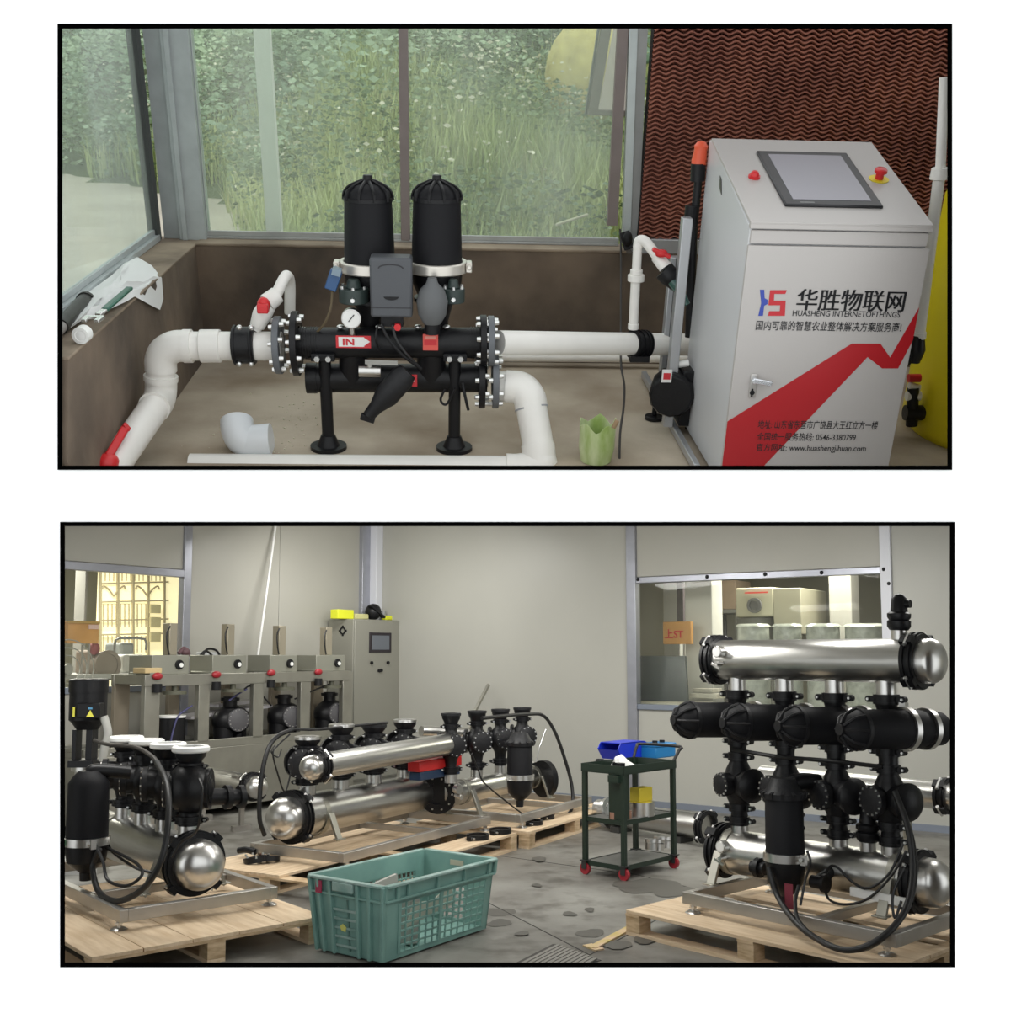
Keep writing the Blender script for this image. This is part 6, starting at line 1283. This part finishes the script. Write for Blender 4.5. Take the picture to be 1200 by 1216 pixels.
o = g.build('case', mat('box_cyan', (.01, .17, .42), .4), tb7, bevel=.008)
g = G(); g.box((p.x-.165, p.y-.065, zT+.09), (p.x+.125, p.y+.125, zT+.115)); ld = g.build('lid', mat('box_cyan', (.01,)*3), tb7, bevel=.006)
for dx in (-.06, .04): g = G(); g.cyl((p.x+dx, p.y+.02, zT+.115), (p.x+dx, p.y+.02, zT+.135), .022, n=14); g.build('knob', BLK, ld)
p = FT.Z(738, 909, zT); g = G(); R = random.Random(4)
vs = [V((p.x, p.y, zT+.085))] + [V((p.x+.12*math.cos(a)*R.uniform(.7, 1.2), p.y+.07*math.sin(a)*R.uniform(.7, 1.2), zT+.002)) for a in [2*PI*k/12 for k in range(12)]] + [V((p.x+.06*math.cos(a)*R.uniform(.6, 1.3), p.y+.04*math.sin(a), zT+R.uniform(.03, .07))) for a in [2*PI*k/12 for k in range(12)]]
g.add(vs, [(0, 13+k, 13+(k+1) % 12) for k in range(12)]+[(13+k, 1+k, 1+(k+1) % 12, 13+(k+1) % 12) for k in range(12)])
itm(g, 'white_cloth', mat('cloth_white', (.8, .8, .78), .9), 'crumpled white cloth before the blue bin on the trolley', 'cloth')
for k in range(6):
    p = FT.Z(712+k*5, 906+k*1.0, zT); g = G(); g.ring(p, (0, 0, 1), .02, .032, .03, 12); itm(g, 'small_fitting', BLK, ('first', 'second', 'third', 'fourth', 'fifth', 'sixth')[k]+' small black fitting from the hose side, along the trolley tray edge', 'fitting')['group'] = 'black fittings in the trolley tray'
p = FT.Z(760, 968, zm); g = G(); g.ring(p, (0, 0, 1), .085, .105, .10, 28); itm(g, 'steel_ring', STL3, 'polished steel ring coupling on the middle trolley shelf', 'ring')
g = G(); g.cyl(p+V((0, 0, .001)), p+V((0, 0, .10)), .083, n=24); g.box((p.x-.06, p.y-.04, p.z+.10), (p.x+.10, p.y+.05, p.z+.20)); itm(g, 'yellow_box', mat('box_mustard', (.50, .40, .03), .6), 'mustard yellow box standing in the steel ring on the trolley', 'box', .004)
p = FT.Z(738, 972, zm)
for k, (dx, dy) in enumerate(((-.07, .02), (.06, -.01))): g = G(); g.cyl(p+V((dx, dy, 0)), p+V((dx, dy, .05)), .028, n=14); itm(g, 'copper_fitting', mat('copper_tone', (.45, .25, .18), .35, .6), ['copper coloured fitting on the side nearer the hose, middle trolley shelf', 'copper coloured fitting touching the steel ring, middle trolley shelf'][k], 'fitting')
p = FT.Z(728, 968, zm); g = G(); g.cyl(p+V((0, 0, .05)), p+V((.10, .05, .05)), .05, n=18); g.ring(p+V((-.01, 0, .06)), (1, .4, 0), .05, .075, .02, 20); itm(g, 'steel_elbow', STL3, 'short steel pipe piece lying on the middle trolley shelf', 'pipe piece')
for k, (x, y) in enumerate(((777, 1009), (788, 1006))):
    p = FT.Z(x, y, zl); g = G(); g.ring(p, (.1, 0, 1), .055, .075, .05, 24); g.ring(p+V((0, 0, .055)), (.1, .05, 1), .055, .078, .025, 24); itm(g, 'steel_clamp', STL3, ['steel clamp stack on the lower trolley shelf nearer its front', 'steel clamp stack on the lower trolley shelf nearer the handle'][k], 'clamp')

# tape strip, wood strip, drain
use(WORLD)
g = G(); g.bar(W.Z(703, 1126, .006), W.Z(766, 1092, .006), .05, .012); g.bar(W.Z(697, 1122, .004), W.Z(712, 1128, .004), .06, .008); itm(g, 'wood_strip', mat('yellow_strip_wood', (.48, .38, .10), .7, col2=(.58, .42, .30), scale=9), 'thin yellowish wood strip on the floor before the tall unit pallet', 'strip')
dr_ = thing('drain_grate', 'sunken metal drain grate in the floor near the crate', 'drain', W.Z(665, 1138))
c0 = W.Z(659, 1122, .0); c1 = W.Z(618, 1143, .0); c2 = W.Z(702, 1138, .0); e1 = (c1-c0)*1.5; e2 = (c2-c0)*1.2
g = G(); g.bar(c0, c0+e1, .03, .006); g.bar(c0, c0+e2, .03, .006); g.build('rim', mat('rusty_dark', (.05, .045, .04), .7), dr_)
g = G(); pts = [c0+V((0, 0, .001)), c0+e1+V((0, 0, .001)), c0+e1+e2+V((0, 0, .001)), c0+e2+V((0, 0, .001))]; g.add(pts, [(0, 1, 2, 3)]); g.build('pit', mat('pit_dark', (.02,)*3, .9), dr_, smooth=False)
for k in range(1, 12): a = c0+e2*(k/12)+V((0, 0, .006)); g = G(); g.bar(a, a+e1, .022, .008); g.build('grate_bar', mat('grate_steel', (.22, .21, .19), .6, .3), dr_)

# ============================================================ BEYOND THE WINDOWS
use(wv)
q = lambda x, y, d: wv.Y(x, y, YWL+d)        # left-hand far room
warm = mat('lit_window', (.95, .85, .52), .6, emit=.85)
D = 3.4
lw = thing('window_4', 'barred window lit yellow in the far room', 'window', q(160, 800, D)); struct(lw); del lw['category']
a = q(113, 800, D); b = q(208, 676, D)
g = G(); g.box((a.x, YWL+D, a.z-.6), (b.x+.6, YWL+D+.02, b.z)); g.build('bright_pane', warm, lw, smooth=False)
ir = mat('iron_bar', (.40, .34, .20), .6)
def fbar(x0, y0_, x1, y1_, w_=.02): g = G(); g.bar(q(x0, y0_, D-.05), q(x1, y1_, D-.05), w_, w_, (0, 1, 0)); g.build('bar', ir, lw)
for x in (119, 140, 158, 176, 195): fbar(x, 676, x, 800, .03)
for x in range(123, 176, 5): fbar(x, 717, x, 745, .012); fbar(x, 755, x, 775, .012)
for x in range(120, 196, 5): fbar(x, 676, x, 690, .01)
for y in (692, 714, 736, 753): fbar(118, y+1, 200, y-1, .02)
for x in (135, 175):
    for s_ in (-1, 1): g = G(); g.tube([q(x, 708, D-.05), q(x+s_*6, 700, D-.05), q(x+s_*12, 696, D-.05), q(x+s_*14, 700, D-.05)], .012, 6, 4); g.build('scroll', ir, lw)
for (x0, y0_, x1, y1_) in ((178, 718, 190, 728), (178, 733, 190, 745), (178, 751, 190, 762)): g = G(); a = q(x0, y1_, D-.1); b = q(x1, y0_, D-.1); g.box((a.x, YWL+D-.12, a.z), (b.x, YWL+D-.08, b.z)); g.build('pane_patch', mat('olive_patch', (.45, .40, .22), .7), lw)
def fbox(nm, lab, cat, x0, y0_, x1, y1_, d, dep, m, bev=.01, fr=q, yb0=YWL, par=None):
    a = fr(x0, y1_, d); b = fr(x1, y0_, d); g = G(); g.box((a.x, a.y, a.z), (b.x, a.y+dep, b.z)); o = g.build(nm, m, par, bevel=bev)
    if par is None: o['label'] = lab; o['category'] = cat
    return o
o = fbox('column', 'x', 'x', 97, 600, 105, 900, 1.6, .2, mat('far_grey_column', (.32, .31, .28), .6)); 
for k in ('label', 'category'): del o[k]
struct(o)
ob = fbox('notice_board', 'orange wooden notice box on the post beyond the left window', 'sign', 80, 738, 118, 764, .9, .08, mat('orange_board', (.72, .36, .10), .6, var=.15), .006)
g = G(); a = q(105, 747, .89); g.box((a.x, a.y-.004, a.z), (q(117, 743, .89).x, a.y, q(117, 742, .89).z)); g.build('pale_label', mat('pink_label', (.8, .55, .5), .6), ob)
g = G(); g.box((q(80, 740, .88).x, YWL+.87, q(80, 740, .88).z-.0), (q(118, 740, .88).x, YWL+.9, q(80, 737, .88).z)); g.build('top_edge', mat('orange_edge', (.5, .3, .08), .6), ob)
for x in (98, 106): g = G(); g.tube([q(x, 764, .92), q(x-1, 785, .92), q(x-2, 805, .92)], .012, 8, 3); g.build('conduit', mat('conduit_grey', (.3, .28, .25), .5), ob)
g = G(); c = q(80, 795, .7); 
fan = thing('standing_fan', 'round wire-guard fan beyond the left window', 'fan', (c.x, c.y, 0))
for rr9 in (.30, .22, .14, .06): 
    g = G(); g.tube([c+V((rr9*math.cos(a), 0, rr9*math.sin(a))) for a in [2*PI*k/24 for k in range(25)]], .006, 6, 1); g.build('guard_ring', mat('fan_wire', (.42, .41, .38), .4, .5), fan)
g = G(); g.cyl(c+V((0, -.02, 0)), c+V((0, .08, 0)), .05, n=14); g.cyl(c+V((0, .05, -.05)), V((c.x, c.y+.05, 0)), .02, n=10); g.build('stand', mat('fan_wire', (.4,)*3), fan)
for (nm, lab, cat, x0, y0_, x1, y1_, d, m) in (
    ('grey_machine', 'round brown motor drum beyond the left window', 'machine', 108, 772, 118, 801, 1.0, mat('machine_brown', (.22, .17, .13), .6)),
    ('pump_housing', 'pale square pump housing beyond the left window', 'machine', 147, 777, 172, 800, 1.0, mat('machine_pale', (.50, .50, .46), .5)),
    ('small_motor', 'small grey motor on the far table', 'motor', 143, 763, 160, 778, 1.3, mat('motor_grey', (.30, .32, .31), .5))):
    fbox(nm, lab, cat, x0, y0_, x1, y1_, d, .3, m, .03)
g = G(); c = q(128, 790, .9); g.cyl(c, c+V((0, .25, 0)), .14, n=28); g.ring(c+V((0, -.01, 0)), (0, 1, 0), .12, .16, .03); itm(g, 'motor_drum', mat('drum_brown', (.23, .19, .15), .6), 'dark round drum beside the pale pump housing beyond the window', 'drum')
g = G(); g.tube([q(136, 780, 1.1), q(137, 760, 1.1), q(150, 758, 1.1), q(172, 759, 1.1), q(173, 772, 1.1)], .014, 8, 2); itm(g, 'tube_frame', mat('frame_tube_grey', (.2, .2, .19), .5), 'dark tubular frame above the machines beyond the window', 'frame')
tbm = mat('far_table_top', (.45, .45, .43), .5)
ft9 = thing('work_table', 'long pale work table beyond the left window', 'table', (q(140, 805, 1.2).x, YWL+1.2, 0))
zt9 = q(140, 800, .8).z
g = G(); g.box((q(60, 800, 1.2).x, YWL+.75, zt9-.05), (q(212, 800, 1.2).x, YWL+1.7, zt9)); g.build('table_top', tbm, ft9)
for x in (62, 208):
    for dy in (.78, 1.62): g = G(); xx = q(x, 800, 1.2).x; g.box((xx-.03, YWL+dy, 0), (xx+.03, YWL+dy+.05, zt9-.05)); g.build('leg', tbm, ft9)
p = q(112, 770, 1.0); g = G(); g.ell((p.x, p.y, p.z), .06, .05, .07); itm(g, 'red_handle', mat('dull_red', (.3, .07, .08), .6), 'dull red knob beside the orange box beyond the window', 'knob')
# far room behind the right partition: plane x = XWR + d
s = lambda x, y, d: wv.X(x, y, XWR+d)
def sbox(nm, lab, cat, x0, y0_, x1, y1_, d, dep, m, bev=.01, par=None):
    a = s(x0, y1_, d); b = s(x1, y0_, d); g = G(); g.box((a.x, min(a.y, b.y), a.z), (a.x+dep, max(a.y, b.y), b.z)); o = g.build(nm, m, par, bevel=bev)
    if par is None: o['label'] = lab; o['category'] = cat
    return o
def sstruct(nm, *a):
    o = sbox(nm, 'x', 'x', *a)
    for k in ('label', 'category'): del o[k]
    return struct(o)
sstruct('column', 817, 560, 842, 1000, 1.1, .3, mat('white_column', (.70, .69, .64), .6))
sstruct('column', 791, 560, 803, 1000, 1.9, .2, mat('white_column', (.7,)*3))
sstruct('trim_5', 803.5, 560, 808.5, 745, 1.6, .1, mat('dark_conduit', (.13, .11, .12), .5))
sstruct('column', 992, 560, 1006, 1000, 2.4, .3, mat('far_grey_column', (.3,)*3))
sb = sbox('warning_sign', 'orange box with red lettering hung beyond the wide window', 'sign', 787, 738, 820, 765, .8, .06, mat('orange_board', (.7,)*3), .006)
a = s(789, 758, .785); b = s(811, 747, .785)
text_on('上ST', 'lettering', a, (0, -1, 0), (0, 0, 1), a.y-b.y, b.z-a.z, mat('sign_red', (.65, .04, .03), .5), sb, .03)
for x in (806, 812): g = G(); g.tube([s(x, 765, .82), s(x, 785, .82), s(x, 810, .82)], .012, 8, 2); g.build('conduit', mat('conduit_grey', (.3,)*3), sb)
cbx = sbox('cardboard_box', 'brown cardboard carton high on the far rack', 'box', 841, 689, 873, 724, 3.0, .5, mat('cardboard_brown', (.30, .22, .15), .8, var=.15), .005)
rk = thing('storage_rack', 'grey rack holding the brown carton in the far room', 'rack', s(857, 724, 3.25))
aa = s(838, 724, 3.0); bb = s(876, 724, 3.0)
g = G(); g.box((aa.x-.02, bb.y, aa.z-.05), (aa.x+.6, aa.y, aa.z-.004)); g.build('shelf', mat('machine_grey_dark', (.18, .18, .16), .5), rk)
for xx in (aa.x, aa.x+.54):
    for yy in (bb.y, aa.y-.04): g = G(); g.box((xx, yy, 0), (xx+.04, yy+.04, aa.z-.05)); g.build('post', mat('machine_grey_dark', (.18,)*3), rk)
hd_ = sbox('dryer_unit', 'beige machine with round dial seen through the wide window', 'machine', 873, 697, 918, 733, 2.0, .9, mat('machine_beige', (.44, .42, .31), .5), .02)
a = s(896, 719, 1.99); g = G(); g.ring(a, (-1, 0, 0), .06, .09, .03, 24); g.cyl(a, a+V((-.02, 0, 0)), .055, n=20); g.build('dial', mat('dial_dark', (.12, .12, .12), .4), hd_)
a = s(884, 706, 1.985); b = s(911, 702, 1.985); text_on('AIR DRYER', 'lettering', a, (0, -1, 0), (0, 0, 1), (a.y-b.y), b.z-a.z, mat('sign_red', (.6,)*3), hd_, .02) if False else None
g = G(); a = s(884, 705, 1.985); b = s(911, 702.5, 1.985); g.box((a.x, b.y, a.z), (a.x+.006, a.y, b.z)); g.build('red_print', mat('sign_red', (.6,)*3), hd_)
g = G(); p1_ = s(918, 733, 2.0); p2_ = s(951, 735, 2.7); g.box((p1_.x+.0, s(951, 735, 2.0).y, p1_.z-.2), (p1_.x+.9, p1_.y-.002, s(918, 699, 2.0).z)); g.build('side_housing', mat('machine_beige_dark', (.34, .32, .24), .5), hd_, bevel=.01)
g = G(); c = s(900, 742, 2.3); g.cyl(c+V((0, 0, -.3)), c+V((0, 0, .08)), .26, n=28); g.build('pedestal', mat('machine_grey_dark', (.18, .18, .16), .5), hd_)
g = G(); g.box((c.x-.25, c.y-.25, 0), (c.x+.25, c.y+.25, c.z-.3)); g.build('plinth', mat('machine_grey_dark', (.2,)*3), hd_)
film = mat('wrap_film', (.55, .58, .52), .12, var=.3, scale=14, bump=.6, bscale=16)
for k, (x0, x1) in enumerate(((868, 905), (912, 945), (950, 990), (995, 1044))):
    a = s(x0, 744, 1.3); b = s(x1, 744, 1.3); y_m = (a.y+b.y)/2; R9 = abs(a.y-b.y)/2
    g = G(); g.cyl((a.x+R9, y_m, s1_-.5), (a.x+R9, y_m, a.z), R9, R9*.96, 28); g.cyl((a.x+R9, y_m, a.z), (a.x+R9, y_m, a.z+.03), R9*1.1, R9*.9, 24)
    o = itm(g, 'wrapped_drum', film, ['film-wrapped drum below the beige machine', 'film-wrapped drum second along from the beige machine', 'film-wrapped drum third along behind the top manifold', 'film-wrapped drum at the far post end of the window'][k], 'drum'); o['group'] = 'film-wrapped drums beyond the wide window'
kt = thing('packing_table', 'low packing table carrying the film-wrapped drums', 'table', (XWR+1.7, s(930, 800, 1.5).y, 0))
g = G(); g.box((XWR+1.0, s(1050, 800, 1.5).y-.3, s1_-.56), (XWR+1.95, s(862, 800, 1.5).y, s1_-.5)); g.build('table_top', mat('far_table_top', (.45,)*3), kt)
for yy in (s(1050, 800, 1.5).y-.25, s(862, 800, 1.5).y-.07):
    for xx in (XWR+1.05, XWR+1.88): g = G(); g.box((xx, yy, 0), (xx+.06, yy+.06, s1_-.56)); g.build('leg', mat('far_table_top', (.45,)*3), kt)
lp_ = thing('laptop', 'open dark screen leaning just behind the wide window', 'screen', s(785, 834, .35))
a = s(757, 832, .3); b = s(816, 779, .3); g = G(); g.prism([(0, 0), (a.y-b.y, 0), (a.y-b.y-.05, b.z-a.z), (-.02, b.z-a.z)], a, (0, -1, 0), (.12, 0, 1), (.03, 0, 0)); g.build('panel', mat('dark_teal_screen', (.055, .065, .065), .2), lp_, bevel=.004)
g = G(); g.box((XWR+.28, s(880, 836, .4).y, s1_-.02), (XWR+.9, a.y+.1, s1_)); o = g.build('window_desk', mat('desk_cream', (.55, .53, .45), .6)); o['label'] = 'cream desk top behind the wide window'; o['category'] = 'desk'
for k, (x0, x1, y, h) in enumerate(((818, 850, 829, .05), (822, 846, 822, .04))):
    a = s(x0, y, .5+.1*k); b = s(x1, y, .5+.1*k); g = G(); g.box((a.x, b.y, a.z), (a.x+.25, a.y, a.z+h)); o = itm(g, 'paper_stack', mat('paper_mixed', (.55, .52, .44), .7, var=.4, scale=12), ['stack of papers at the front of the desk beside the dark screen', 'upper paper stack behind the first on the desk'][k], 'papers', .004)
use(WORLD)
